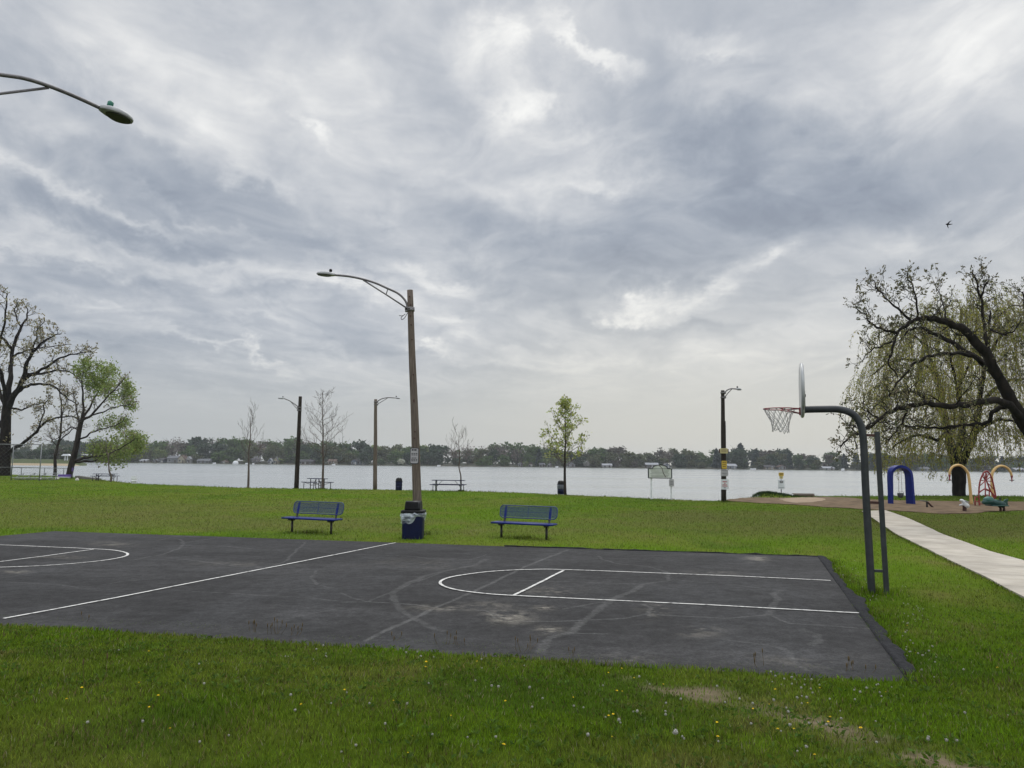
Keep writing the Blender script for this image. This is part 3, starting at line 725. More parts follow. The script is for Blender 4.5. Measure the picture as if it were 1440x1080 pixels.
# the big pole behind the bin
Bm = G(588.5, 752); Ym = Bm.y
def px_line(L_, Y): return [W(a, b_, Y) for a, b_ in L_]
arm = smoothpath(px_line([(573.5, 436), (571.5, 426), (566, 418), (558, 411.5), (545, 405.5), (528, 398), (510, 392.5), (490, 388.5), (471, 386.8)], Ym))
mainlamp = lamp(M_wood, Bm, W(576.6, 408, Ym), 6.6 / ppm(Ym), 4.2 / ppm(Ym), arm, px_line([(573, 434), (545, 415.5), (511, 394)], Ym),
     'tall weathered wooden lamp pole behind the bagged blue bin, arm reaching left', None, px_line([(545.5, 406), (543, 414)], Ym), W(443, 384.5, Ym) - W(470, 386.5, Ym), 26 / ppm(Ym),
     smoothpath(px_line([(573, 440), (569, 447), (565, 449.5), (564.5, 446), (570, 441.5), (566, 444), (561, 443.8)], Ym), 5))
for py in (418, 430, 446, 459, 480, 530, 568, 610, 619, 566):
    s = (752 - py) / (752 - 408); q = Bm.lerp(W(576.6, 408, Ym), s); rr = (6.6 + (4.2 - 6.6) * s) / ppm(Ym)
    mb = MB(); mb.lathe([(.022, 0), (.022, .02), (.012, .03), (0, .03)], 8, q + Vector((.03 * math.sin(py), -rr + .008, 0)), 0, Matrix.Rotation(R(90), 3, 'X')); mb.build('bolt', M_rust, mainlamp, Bm)
# the lamp looking in from the left
a0 = W(0, 105, 9.75); a1 = W(70, 121.5, 10.2); a2 = W(140, 151.5, 10.75)
st_ = a0 - a1; b0 = a0 + st_ * .75 - Vector((0, 0, .05)); b1 = a0 + st_ * 1.35 - Vector((0, 0, .22)); b2 = a0 + st_ * 1.62 - Vector((0, 0, .55))
armp = smoothpath([b2, b1, b0, a0, W(35, 110.5, 9.97), a1, W(105, 135.5, 10.47), a2])
pt = b2 + st_.normalized() * .17; base = Vector((pt.x, pt.y, float(terr(pt.x, pt.y))))
s0 = W(68, 123.5, 10.2); s1 = W(0, 126.5, 9.75); d_ = (s1 - s0)
lamp(M_wood, base, Vector((pt.x, pt.y, b2.z + .75)), .15, .11, armp, [b2 - Vector((0, 0, .12)), s0.lerp(b2 - Vector((0, 0, .12)), .45), s0],
     'lamp with green sensor reaching in high over the court from the left edge', M_cellg, None, W(188, 172, 11.05) - a2, .46, None, .028)
def farlamp(px, pyb, pxt, pyt, arm_px, strut_px, head_px, label, m, r0=3.3, r1=2.3):
    B = G(px, pyb); Y = B.y
    return lamp(m, B, W(pxt, pyt, Y), r0 / ppm(Y), r1 / ppm(Y), smoothpath(px_line(arm_px, Y)), px_line(strut_px, Y), label, None, None, W(*head_px, Y) - W(*arm_px[-1], Y), (W(*head_px, Y) - W(*arm_px[-1], Y)).length, None, .036)
farlamp(416.8, 686.8, 422.4, 557.5, [(420.8, 573), (416, 569.5), (408, 564), (400, 560.6)], [(420.5, 577), (416, 573), (408.5, 564.5)], (391, 560), 'dark leaning wooden lamp pole with its arm turned left', M_wooddk)
farlamp(527.4, 688, 528.3, 561.5, [(529.5, 565.5), (536, 561.2), (545, 559.2), (555, 559.6)], [(529.5, 569), (534, 566.5), (545, 559.8)], (562.5, 560.4), 'slim brown wooden lamp pole at the shore, left of the round blue bin', M_wood, 3.0, 2.1)
poleR = farlamp(1017.8, 705.5, 1016.3, 549, [(1018.5, 552.5), (1023, 548.4), (1028, 546.6), (1034.5, 547)], [(1018.8, 559), (1024, 552.5), (1029, 547.2)], (1042.5, 548), 'dark wooden lamp pole with four signs nailed to it', M_wooddk, 3.6, 2.5)
BR = Vector(poleR.location)
mb = MB(); mb.tube([W(1019.5, 592, BR.y) , W(1019.8, 604, BR.y), W(1020.5, 690, BR.y)], 1.0 / ppm(BR.y), 8); mb.build('conduit', M_blackm, poleR, BR)

# ---------- signs
def sign(px, py, wpx, hpx, Y, m, label, rows, ink=None, yaw=0.0, rnd=.02, frame=None, name='sign', off=0.0, cat='sign', rowgap=None):
    """a flat plate with rows of print, facing the camera side"""
    c = W(px, py, Y); k = ppm(Y); w_, h_ = wpx / k, hpx / k
    t = thing(name, c + Vector((0, off, 0)), yaw, label, cat)
    def rr(w_, h_, r):
        out = []
        for sx, sy, a0 in ((1, 1, 0), (-1, 1, 90), (-1, -1, 180), (1, -1, 270)):
            for q in range(4):
                a = R(a0 + q * 30); out.append((sx * (w_ / 2 - r) + r * math.cos(a), sy * (h_ / 2 - r) + r * math.sin(a)))
        return out
    mb = MB(); mb.prism(rr(w_, h_, rnd), .012); mb.build('plate', m, t)
    if frame:
        mb = MB(); mb.prism(rr(w_ + .04, h_ + .04, rnd + .02), .01, (0, .008, 0)); mb.build('frame', frame, t)
    if rows:
        for mi in sorted({r_[4] for r_ in rows}):
            mb = MB()
            for (fx_, fy_, fw, fh, q) in rows:
                if q != mi: continue
                # words: a row of short strokes
                n = max(1, int(fw * w_ / .055)); rng = random.Random(int(fy_ * 1000) + int(px)); x = -fw * w_ / 2
                while x < fw * w_ / 2 - .01:
                    l = min(rng.uniform(.03, .075) * (1 if fh < .12 else 3), fw * w_ / 2 - x)
                    mb.box((fx_ * w_ + x + l / 2, -.0078, fy_ * h_), (l, .003, fh * h_)); x += l + .014
            mb.build('lettering', [M_ink, M_red, M_yel, M_rust][mi], t)
    return t
ys = Ym - 5.4 / ppm(Ym) - .012
sign(582.7, 641, 10.6, 20.5, ys, M_sign, 'small grey notice plate with lines of print on the tall lamp pole', [(0, .40, .72, .10, 0), (0, .16, .8, .055, 0), (0, .06, .8, .055, 0), (0, -.15, .7, .05, 0), (0, -.25, .78, .05, 0), (0, -.34, .76, .05, 0)], rnd=.03, frame=M_grey)
yb = BR.y - 3.3 / ppm(BR.y) - .02
t = sign(1018, 634, 10.4, 7, yb, M_yelp, 'wide pale yellow sign box, highest of the four on the dark pole', [(0, .22, .7, .10, 3), (0, 0, .76, .10, 3), (0, -.22, .7, .10, 3)], rnd=.02, name='sign')
k = ppm(yb); mb = MB(); mb.box((0, .045, 0), (13.6 / k, .06, 5.2 / k), None, 0, .01); mb.build('backing_board', M_rust, t)
sign(1018.4, 653.5, 7.2, 11, yb, M_yel, 'deep yellow upright sign under the pale box on the dark pole', [(0, .3, .66, .09, 3), (0, .05, .7, .09, 3), (0, -.22, .6, .09, 3)])
sign(1018.8, 664.8, 10.4, 9.2, yb - .03, M_sign, 'pale grey sign between the yellow and the red lettered ones on the dark pole', [(0, .30, .8, .08, 0), (0, -.06, .72, .08, 0), (.1, -.34, .4, .07, 0)])
sign(1019.3, 681.2, 10.6, 14.2, yb, M_signw, 'white sign with red lettering, lowest on the dark pole', [(0, .26, .58, .09, 1), (0, .11, .18, .08, 1), (0, -.04, .62, .08, 1), (0, -.17, .7, .07, 1), (0, -.33, .3, .06, 0)])
# sign post on the point
B = G(1098.6, 697.2); k = ppm(B.y)
t = thing('sign_post', B, 0, 'dark post on the grassy point with a yellow and a white plate', 'sign post')
mb = MB(); mb.tube([B - Vector((0, 0, .3)), W(1098.4, 664.5, B.y)], .028, 8); mb.build('post', M_blackm, t, B)
def plate(name, parent, px, py, wp, hp, m, B, rows=(), ink=0):
    c = W(px, py, B.y) + Vector((0, -.045, 0)); k = ppm(B.y); mb = MB(); mb.box(c, (wp / k, .014, hp / k), None, 0, .006); o = mb.build(name, m, parent, B)
    if rows:
        mb = MB()
        for fx_, fy_, fw, fh in rows: mb.box(c + Vector((fx_ * wp / k, -.0095, fy_ * hp / k)), (fw * wp / k, .004, fh * hp / k), None, 0)
        mb.build('lettering', ink, o).location = -B
    return o
plate('yellow_plate', t, 1098.2, 667, 7, 4.8, M_yel, B, [(0, .2, .7, .12), (0, -.1, .6, .12)], M_rust)
plate('yellow_plate', t, 1098.3, 671.3, 5, 3.6, M_yelp, B, [(0, .1, .6, .14)], M_rust)
wp = plate('white_plate', t, 1098.3, 681, 9, 12.6, M_signw, B, [(0, -.37, .85, .04)], M_ink)
mb = MB(); c = W(1098.4, 677.7, B.y) + Vector((0, -.056, 0)); el = [(.115 * math.cos(a * PI / 12), .085 * math.sin(a * PI / 12)) for a in range(24)]
mb.prism(el, .006, c, (1, 0, 0), (0, 0, 1)); mb.prism([(a * .55, b_ * .5) for a, b_ in el], .010, c, (1, 0, 0), (0, 0, 1), 1)
mb.build('emblem', [M_ink, M_sign], wp).location = -B
# two-legged board with a rounded crest
Bq = G(929, 702); Yq = Bq.y; k = ppm(Yq)
t = thing('notice_board', Bq, 0, 'pale board with an arched crest on two white posts at the water', 'notice board')
for px, py in ((913.4, 700.6), (944.3, 702.4)):
    mb = MB(); b_ = G(px, py); b_ = Vector((b_.x, Yq, -.2)); tp = W(px, 658, Yq); mb.box((b_ + tp) / 2, (.085, .085, (tp - b_).length), None, 0, .01); mb.build('post', M_white, t, Bq)
M_map = mat('map_sheet', (.50, .53, .46), (.62, .64, .59), 2.2, rough=.35)
cx = W(927.8, 665.6, Yq); hw, hh = 16.2 / k, 6.6 / k
outl = [(-hw, -hh), (hw, -hh), (hw, hh)] + [(10.4 / k * math.cos(a * PI / 14), hh + 5.0 / k * math.sin(a * PI / 14)) for a in range(15)] + [(-hw, hh)]
mb = MB(); mb.prism(outl, .03, cx + Vector((0, -.07, 0))); pan = mb.build('map_panel', M_map, t, Bq)
mb = MB(); P = [cx + Vector((a, -.07, b_)) for a, b_ in outl]
for a, b_ in zip(P, P[1:] + P[:1]): mb.bar(a, b_, .06, .045)
mb.bar(cx + Vector((-hw, -.07, hh)), cx + Vector((hw, -.07, hh)), .05, .02)
mb.build('frame', M_grey, t, Bq)
mb = MB()
for i, f_ in enumerate((.72, .45, .18, -.1, -.4, -.68)):
    mb.box(cx + Vector((-.02, -.0875, hh * f_)), (2 * hw * (.82 - .05 * (i % 3)), .003, .016))
mb.build('lettering', M_grey, pan).location = -Bq
mb = MB(); mb.tube([cx + Vector((-.05, -.088, hh + .18)), cx + Vector((.12, -.088, hh + .02)), cx + Vector((.2, -.088, -.02)), cx + Vector((.34, -.088, -hh + .06))], .016, 5)
mb.build('map_track', M_rust, pan).location = -Bq
sign(944.3, 679, 7, 10, Yq - .08, M_sign, 'small grey rounded plate hung on the right leg of the arched board', [(0, .2, .6, .06, 0), (0, 0, .66, .06, 0), (0, -.2, .6, .06, 0)], rnd=.04)
M_sign2 = M_sign

# ---------- mesh benches
court_dir = (P_far_right - P_far_half); BENCH_A = math.atan2(court_dir.y, court_dir.x)
def bench(loc, rz, label, Lb):
    t = thing('park_bench', loc, rz, label, 'bench', 'blue mesh benches along the court')
    hl = Lb / 2; lx = hl - .21
    def mesh_panel(name, w_, d_, O, X, Y, r, th=.014, pitch=.017, wd=.0048):
        """expanded sheet: two sets of slanting strands inside a rolled rim"""
        O, X, Y = Vector(O), Vector(X), Vector(Y); mb = MB()
        path = []
        for sx, sy, a0 in ((1, 1, 0), (-1, 1, 90), (-1, -1, 180), (1, -1, 270)):
            for q in range(6):
                a = R(a0 + q * 18); path.append(O + X * (sx * (w_ / 2 - r) + r * math.cos(a)) + Y * (sy * (d_ / 2 - r) + r * math.sin(a)))
        path.append(path[0]); mb.tube(path, th, 8, False)
        N = X.cross(Y)
        for sgn in (1, -1):
            c = -w_ / 2 - d_ / 2
            while c < w_ / 2 + d_ / 2:
                x0, y0, x1, y1 = c - sgn * d_ / 2 * .0 - d_ * .5 * 1, -d_ / 2, c + d_ * .5, d_ / 2
                if sgn < 0: y0, y1 = y1, y0
                # clip to the width
                pts = []
                for tt_ in np.linspace(0, 1, 13):
                    x = x0 + (x1 - x0) * tt_; y = y0 + (y1 - y0) * tt_
                    ok = abs(x) < w_ / 2 - .004 and abs(y) < d_ / 2 - .002
                    if ok and abs(x) > w_ / 2 - r and abs(y) > d_ / 2 - r: ok = math.hypot(abs(x) - w_ / 2 + r, abs(y) - d_ / 2 + r) < r
                    if ok: pts.append((x, y))
                if len(pts) > 1:
                    (xa, ya), (xb, yb_) = pts[0], pts[-1]; dx, dy = xb - xa, yb_ - ya; l = math.hypot(dx, dy); nx_, ny_ = -dy / l * wd / 2, dx / l * wd / 2
                    e = N * .002
                    q = [O + X * (xa + nx_) + Y * (ya + ny_), O + X * (xa - nx_) + Y * (ya - ny_), O + X * (xb - nx_) + Y * (yb_ - ny_), O + X * (xb + nx_) + Y * (yb_ + ny_)]
                    mb.add([p + e * sgn for p in q], [(0, 1, 2, 3)])
                c += pitch
        return mb.build(name, M_bluem, t)
    bk = Vector((0, math.sin(R(12)), math.cos(R(12))))
    back = mesh_panel('backrest', Lb * .965, .33, (.02, .255, .68), (1, 0, 0), bk, .10)
    mb = MB(); O = Vector((.02, .262, .68))
    mb.bar(O - bk * .16, O + bk * .16, .012, .012); mb.bar(O - Vector((lx, 0, 0)), O + Vector((lx, 0, 0)), .012, .010); mb.build('back_rod', M_bluem, back)
    mb = MB(); mb.box((0, 0, .405), (Lb, .40, .012), None, 0, .006)
    pathL = [(-hl, -.2, .40), (hl, -.2, .40)]
    for yy in (-.2, .2): mb.tube([(-hl, yy, .395), (hl, yy, .395)], .024, 10)
    for xx in (-hl, hl): mb.tube([(xx, -.2, .395), (xx, .2, .395)], .022, 10)
    mb.build('seat', M_blue, t)
    for sx in (-1, 1):
        x = sx * lx
        mb = MB(); mb.tube([(x, .0, -.06), (x, .0, .33)], .032, 12); mb.build('leg', M_blackm, t)
        mb = MB(); mb.tube(smoothpath([(x, -.17, .36), (x, -.03, .345), (x, .12, .36), (x, .19, .42), (x, .215, .52)], 4), .026, 10); mb.box((x, 0, .335), (.10, .12, .04), None, 0, .01)
        mb.build('seat_bracket', M_blackm, t)
        mb = MB(); mb.bar(Vector((x, .208, .48)), Vector((x, .30, .82)), .062, .02); mb.build('back_upright', M_blue, t)
    return t
b1 = (G(410.5, 748) + G(465.5, 751)) / 2; b2 = (G(705, 755.5) + G(768.5, 759)) / 2
bl1 = (G(465.5, 751) - G(410.5, 748)); bl2 = (G(768.5, 759) - G(705, 755.5))
bench(b1, math.atan2(bl1.y, bl1.x), 'blue mesh bench left of the bagged bin, facing the court', bl1.length + .42)
bench(b2, math.atan2(bl2.y, bl2.x), 'blue mesh bench right of the tall lamp pole, before the leafing sapling', bl2.length + .42)

# ---------- picnic tables
def picnic(loc, rz, label, Lt=1.85, ht=.74, frame=None, deck=None):
    frame = frame or M_galv; deck = deck or M_dkblue
    t = thing('picnic_table', loc, rz, label, 'picnic table', 'picnic tables by the shore')
    mb = MB(); mb.box((0, 0, ht), (Lt, .74, .045), None, 0, .012); mb.build('table_top', deck, t)
    for sy in (-1, 1):
        mb = MB(); mb.box((0, sy * .68, .44), (Lt * 1.06, .27, .045), None, 0, .012); mb.build('seat', deck, t)
    for sx in (-1, 1):
        x = sx * (Lt / 2 - .28)
        mb = MB(); 
        for sy in (-1, 1): mb.tube([(x, sy * .22, -.05), (x, sy * .22, ht - .02)], .032, 8)
        mb.tube([(x, -.22, .22), (x, .22, .22)], .022, 6)
        mb.build('leg', frame, t)
        for sy in (-1, 1):
            mb = MB(); mb.tube([(x + sx * .12, sy * .70, -.05), (x + sx * .12, sy * .68, .42)], .028, 8); mb.tube([(x, sy * .22, .28), (x, sy * .66, .40)], .02, 6); mb.build('seat_support', frame, t)
        mb = MB(); mb.tube([(x - sx * .04, 0, .30), (x - sx * .42, 0, ht - .03)], .018, 6); mb.tube([(x, -.22, .5), (x, .22, .5)], .018, 6); mb.build('brace', frame, t)
    return t
pB = G(446, 686.6); picnic(pB, R(-46), 'blue picnic table set askew beside the dark leaning lamp pole', 1.75, .70, M_blackm)
pB = G(630.5, 690.3); picnic(pB, R(-3), 'long blue picnic table under the thin bare sapling', 2.3, .74)
pB = G(147.5, 676.2); picnic(pB, R(8), 'dark picnic table under the drooping green branch', 1.9, .62, M_blackm)

# ---------- bins
def bin_big():
    B = G(580.8, 757.2); k = ppm(B.y)
    t = thing('litter_bin', B, BENCH_A + R(10), 'square blue litter bin with hooded black lid and clear liner, at the court edge', 'bin')
    s = .275
    mb = MB(); mb.lathe([(s * .94, -.02), (s * .95, .02), (s * .985, .30), (s, .62), (s * 1.0, .68)], 32, (0, 0, 0), 0, None, True, 7); mb.build('bin_body', M_dkblue, t)
    # liner: a loose skirt pulled over the rim, longer at the left front
    n = 72; vs = []; rows = 12; fs = []
    for i in range(rows):
        u = i / (rows - 1)
        for j in range(n):
            a = 2 * PI * j / n; ca, sa = math.cos(a), math.sin(a); kq = (abs(ca) ** 6 + abs(sa) ** 6) ** (-1 / 6)
            left = .5 - .5 * ca; front = .5 - .5 * sa
            ln = .13 + .17 * left * (.5 + .5 * front) + .06 * math.sin(3 * a + 1) + .03 * math.sin(7 * a)
            puff = .016 + (.030 * math.sin(PI * min(1, u * 1.15)) + .010 * math.sin(9 * a + 5 * u) + .009 * math.sin(17 * a - 7 * u) + .006 * math.sin(31 * a + 9 * u)) * (1 if i else .4)
            r = s * 1.0 * kq + max(.004, puff)
            vs.append((r * ca, r * sa, .69 - ln * u + .008 * math.sin(13 * a + 4 * u)))
    fs = [(i * n + j, (i + 1) * n + j, (i + 1) * n + (j + 1) % n, i * n + (j + 1) % n) for i in range(rows - 1) for j in range(n)]
    mb = MB(); mb.add(vs, fs, 0, True)
    m, nt, b = newmat('clear_liner_film'); N = nt.nodes; L = nt.links
    b.inputs['Base Color'].default_value = (.62, .68, .74, 1); b.inputs['Roughness'].default_value = .28
    tp = N.new('ShaderNodeBsdfTransparent'); mx = N.new('ShaderNodeMixShader'); nz = N.new('ShaderNodeTexNoise'); tcn = N.new('ShaderNodeTexCoord')
    mp = N.new('ShaderNodeMapping'); mp.inputs['Scale'].default_value = (4, 4, 11); mp.inputs['Rotation'].default_value = (.4, .6, 0)
    L.new(tcn.outputs['Object'], mp.inputs[0]); L.new(mp.outputs[0], nz.inputs['Vector']); nz.inputs['Scale'].default_value = 1.2; nz.inputs['Detail'].default_value = 4
    mr = N.new('ShaderNodeMapRange'); mr.inputs[1].default_value = .38; mr.inputs[2].default_value = .66; mr.inputs[3].default_value = .15; mr.inputs[4].default_value = .9; L.new(nz.outputs['Fac'], mr.inputs[0])
    L.new(mr.outputs[0], mx.inputs[0]); L.new(tp.outputs[0], mx.inputs[1]); L.new(b.outputs[0], mx.inputs[2]); L.new(mx.outputs[0], N['Material Output'].inputs['Surface'])
    mb.build('liner', m, t)
    mb = MB(); mb.lathe([(s * 1.06, .665), (s * 1.12, .68), (s * 1.12, .725), (s * 1.02, .74), (s * .98, .745)], 32, (0, 0, 0), 0, None, True, 7); lid = mb.build('lid', M_black, t)
    # hood: half-round from left to right side, mouth towards the court
    M_hood = mat('worn_black_hood', (.006, .006, .007), (.02, .021, .023), 5, rough=.55, spec=.25)
    mb = MB(); prof = []
    for i in range(15):
        a = PI * i / 14; prof.append((.232 * math.cos(a) * 1.02, .745 + .235 * math.sin(a) ** .8))
    mb.prism(prof, .40, (0, 0, 0), (0, 1, 0), (0, 0, 1)); hood = mb.build('hood', M_hood, lid)
    for f in hood.data.polygons: f.use_smooth = len(f.vertices) == 4
    mb = MB(); mb.box((-.02, -.218, .86), (.335, .03, .20), Matrix.Rotation(R(-10), 3, 'X'), 0, .025); mb.build('flap', M_black, lid)
    return t
bin_big()
def bin_round(px, py, hpx, wpx, label, body, lid=True, band=None):
    B = G(px, py); k = ppm(B.y); r = wpx / 2 / k; h = hpx / k
    t = thing('litter_bin', B, 0, label, 'bin', 'round bins along the shore')
    hb = h * (.70 if lid else 1)
    mb = MB(); prof = [(r * .93, -.03), (r * .96, .03), (r * .97, hb * .33), (r * 1.0, hb * .335), (r * 1.0, hb * .36), (r * .97, hb * .365), (r * .98, hb * .66), (r * 1.01, hb * .665), (r * 1.01, hb * .69), (r * .98, hb * .7), (r, hb - .03), (r * 1.05, hb)]
    if not lid: prof += [(r * .95, hb), (r * .93, hb * .4)]
    mb.lathe(prof, 22); mb.build('bin_body', body, t)
    if band:
        mb = MB(); mb.lathe([(r * 1.02, hb * .52), (r * 1.06, hb * .6), (r * 1.07, hb * .8), (r * 1.06, hb * .99), (r * .99, hb * 1.01)], 22); mb.build('liner', band, t)
    if lid:
        mb = MB(); mb.lathe([(r * 1.06, hb), (r * 1.07, hb + .04), (r * .97, hb + .05), (r * .93, hb + .13), (r * .80, h * .93), (r * .5, h * .995), (0, h)], 22); ld = mb.build('lid', M_black, t)
        mb = MB(); mb.box((0, -r * .86, hb + .14), (r * .9, .05, .15), None, 0, .02); mb.build('flap', M_blackm, ld)
    return t
bin_round(560.8, 689.4, 17.4, 9.4, 'round blue bin with black domed lid standing alone at the water', M_dkblue)
bin_round(788.6, 694.6, 18.6, 9.6, 'blue bin in a grey liner under a black lid, against the leafing sapling', M_dkblue, True, mat('grey_liner', (.075, .085, .10), (.16, .175, .195), 7, rough=.5))
bin_round(188.4, 680, 10.2, 7.2, 'white open barrel at the lawn edge by the drooping branch', M_white, False)

# ---------- basketball hoop
Bh = G(1226, 834.5); hd = P_far_right - P_far_half; hd.z = 0; hd.normalize(); hd = Vector((math.cos(R(-18.6)), math.sin(R(-18.6)), 0)); hn = Vector((-hd.y, hd.x, 0))
th = thing('basketball_hoop', Bh, 0, 'grey gooseneck basketball hoop with white fan backboard at the right end of the court', 'basketball hoop')
gl = smoothpath([PV(a, b_, Bh, hd) for a, b_ in [(1226, 834.5), (1223.3, 790), (1220, 735), (1217, 680), (1214.5, 625), (1211.5, 602), (1204.5, 587.5), (1194, 579.5), (1178, 575.6), (1155, 575.4), (1131, 576)]])
gl[0].z -= .1; k = ppm(Bh.y)
mb = MB(); mb.tube(gl, 5.0 / k, 18); mb.build('gooseneck_pole', M_grey, th, Bh)
post0 = PV(1247, 832.5, Bh, hd); post1 = PV(1233.2, 607, Bh, hd); post0.z -= .12
mb = MB(); mb.bar(post0, post1, 6.6 / k, 6.6 / k, hd, 0, .008); mb.build('support_post', M_grey, th, Bh)
for (a, b_, c_, d_) in ((1214, 611.8, 1234, 612.5), (1220, 706.5, 1240, 707.2), (1224, 802.5, 1245, 803.2)):
    mb = MB(); mb.bar(PV(a, b_, Bh, hd), PV(c_, d_, Bh, hd), 4 / k, 3.6 / k, Vector((0, 0, 1)), 0, .004); mb.build('brace', M_rust if b_ < 800 else M_grey, th, Bh)
# backboard: fan outline in the plane across the court
bc = PV(1127.2, 575, Bh, hd); kb = ppm(bc.y); zt = (PV(1125.5, 513, Bh, hd) - bc).z; zb = (PV(1127, 585.6, Bh, hd) - bc).z
fan = []
for i in range(25):
    a = PI * i / 24; fan.append((.56 * math.cos(a), zt * .40 + zt * .60 * math.sin(a)))
fan += [(-.52, zt * .15), (-.40, -.02)] + [(.33 * math.cos(a), zb * abs(math.sin(a))) for a in [PI + PI * i / 10 for i in range(11)]] + [(.40, -.02), (.52, zt * .15)]
mb = MB(); mb.prism(fan, .035, bc, hn, Vector((0, 0, 1))); board = mb.build('backboard', M_board, th, Bh)
mb = MB(); P = [bc + hn * a + Vector((0, 0, b_)) + hd * .012 for a, b_ in fan]; mb.tube(P + [P[0]], .026, 8, False); mb.build('board_edge', mat('board_edge_paint', (.40, .41, .41), (.30, .31, .31), 8, rough=.4), board).location = -Bh
mb = MB(); mb.bar(bc + hd * .045 + Vector((0, 0, .30)), bc + hd * .045 + Vector((0, 0, -.07)), .03, .14, hn); mb.bar(bc + hd * .045 + Vector((0, 0, .2)) - hn * .3, bc + hd * .045 + Vector((0, 0, .2)) + hn * .3, .03, .04)
mb.build('board_bracket', M_grey, th, Bh)
rc = PV(1096, 575, Bh, hd); rr_ = 21.3 / ppm(rc.y)
mb = MB(); mb.ring(rc, rr_, .0095, 40, 8); 
e0 = bc - hd * .03
for s in (-1, 1):
    mb.tube([rc + hd * rr_ * .55 + hn * s * rr_ * .83, rc + hd * rr_ * 1.15 + hn * s * .09 , e0 + hn * s * .06], .0085, 6)
    mb.tube([rc - hd * rr_ * .05 + hn * s * rr_ * .98, rc + hd * rr_ * .5 + hn * s * rr_ * .62 - Vector((0, 0, .035)), e0 + hn * s * .06 - Vector((0, 0, .075))], .0085, 6)
mb.bar(e0 + Vector((0, 0, .02)), e0 - Vector((0, 0, .10)), .16, .02, hd)
rim = mb.build('rim', M_rim, th, Bh)
mb = MB(); n = 12; zz = [0, -.115, -.20, -.27, -.33, -.385]; rad = [rr_, rr_ * .76, rr_ * .60, rr_ * .54, rr_ * .52, rr_ * .53]
def np_(i, lv): 
    a = 2 * PI * (i + .5 * (lv % 2)) / n; return rc + Vector((rad[lv] * math.cos(a) + .012 * (lv > 1) , rad[lv] * math.sin(a), zz[lv] - .018 * math.sin(i * 1.7) * (lv > 1) - .02 * (lv == 5) * math.cos(a)))
for lv in range(5):
    for i in range(n):
        for dx in ((0, 1) if lv % 2 else (0, -1)):
            mb.tube([np_(i, lv), np_((i + dx) % n, lv + 1)], .0052, 5, False)
mb.build('net', M_net, rim).location = -Bh

# ---------- play things
def swing():
    L0, R0 = G(1256, 708.5), G(1279, 709.8); Y = (L0.y + R0.y) / 2; k = ppm(Y); B = Vector(((L0.x + R0.x) / 2, Y, .03))
    t = thing('swing_frame', B, 0, 'royal blue arch swing with one toddler seat, by the end of the path', 'swing')
    ctr = [(1252.6, 712), (1252.2, 690), (1251.8, 668), (1254, 661), (1259.5, 656.8), (1266, 656.2), (1273, 659.4), (1277.8, 667), (1279.5, 690), (1281, 712)]
    P = smoothpath([W(a, b_, Y) for a, b_ in ctr], 5); P[0].z = P[-1].z = -.02
    # a deep moulded channel: a flat band swept round the arch, set slightly askew to us
    dpt = Vector((math.sin(R(-16)), math.cos(R(-16)), 0)); n = len(P); vs = []
    for i in range(n):
        tg = (P[min(i + 1, n - 1)] - P[max(i - 1, 0)]).normalized(); nr = tg.cross(dpt).normalized()
        for a, d in ((.07, -.16), (.07, .16), (.045, .16), (.045, -.12), (-.045, -.12), (-.045, .16), (-.07, .16), (-.07, -.16)): vs.append(P[i] + nr * a + dpt * d * (.75 + .9 * i / n))
    m_ = 8; fs = [(i * m_ + j, (i + 1) * m_ + j, (i + 1) * m_ + (j + 1) % m_, i * m_ + (j + 1) % m_) for i in range(n - 1) for j in range(m_)]
    mb = MB(); mb.add(vs, fs); mb.build('arch', M_blue, t, B)
    top = W(1265.5, 659, Y)
    sc_ = W(1266.3, 695, Y)
    for dx in (-.09, .09):
        mb = MB(); mb.tube([top + Vector((dx * .6, 0, 0)), sc_ + Vector((dx, 0, .12))], .011, 6); mb.build('chain', mat('swing_chain', (.34, .30, .30), rough=.6), t, B)
    mb = MB(); mb.lathe([(.0, -.20), (.10, -.18), (.15, -.08), (.17, .02), (.155, .07), (.13, .06), (.10, -.02)], 14, sc_); st = mb.build('swing_seat', mat('grey_rubber', (.06, .066, .066), (.09, .095, .095), 8, rough=.7), t, B)
    mb = MB(); mb.tube([sc_ + Vector((-.12, -.10, .06)), sc_ + Vector((-.12, -.10, .13)), sc_ + Vector((.12, -.10, .13)), sc_ + Vector((.12, -.10, .06))], .012, 6); mb.tube([sc_ + Vector((0, 0, -.2)), sc_ + Vector((.0, 0, -.30))], .012, 6); mb.build('strap', M_galv, st).location = -B
swing()
def cane(base, pts, hook, label):
    Bc = G(*base, .03); Y = Bc.y; k = ppm(Y)
    t = thing('play_pole', Bc, 0, label, 'play pole', 'yellow hooked play poles')
    P = smoothpath([W(a, b_, Y) for a, b_ in pts], 5); P[0].z = -.05
    mb = MB(); mb.tube(P, [2.0 / k - .5 / k * i / len(P) for i in range(len(P))], 12); mb.build('hooked_pole', M_cane, t, Bc)
    e = P[-1]; h0 = W(*hook, Y)
    mb = MB(); mb.lathe([(1.5 / k, 0), (1.5 / k, -3 / k), (1.0 / k, -3.4 / k), (.8 / k, -6.5 / k), (1.6 / k, -7 / k), (1.6 / k, -7.6 / k), (.6 / k, -8 / k), (.6 / k, -9.5 / k)], 12, e + Vector((0, 0, .04))); mb.build('swivel', M_rim, t, Bc)
    mb = MB(); mb.tube([Vector((e.x - 3.2 / k, Y, h0.z)), Vector((e.x + 3.2 / k, Y, h0.z))], .5 / k, 8); mb.tube([Vector((e.x, Y - .12, h0.z)), Vector((e.x, Y + .12, h0.z))], .4 / k, 8); mb.build('hand_grip', M_blackm, t, Bc)
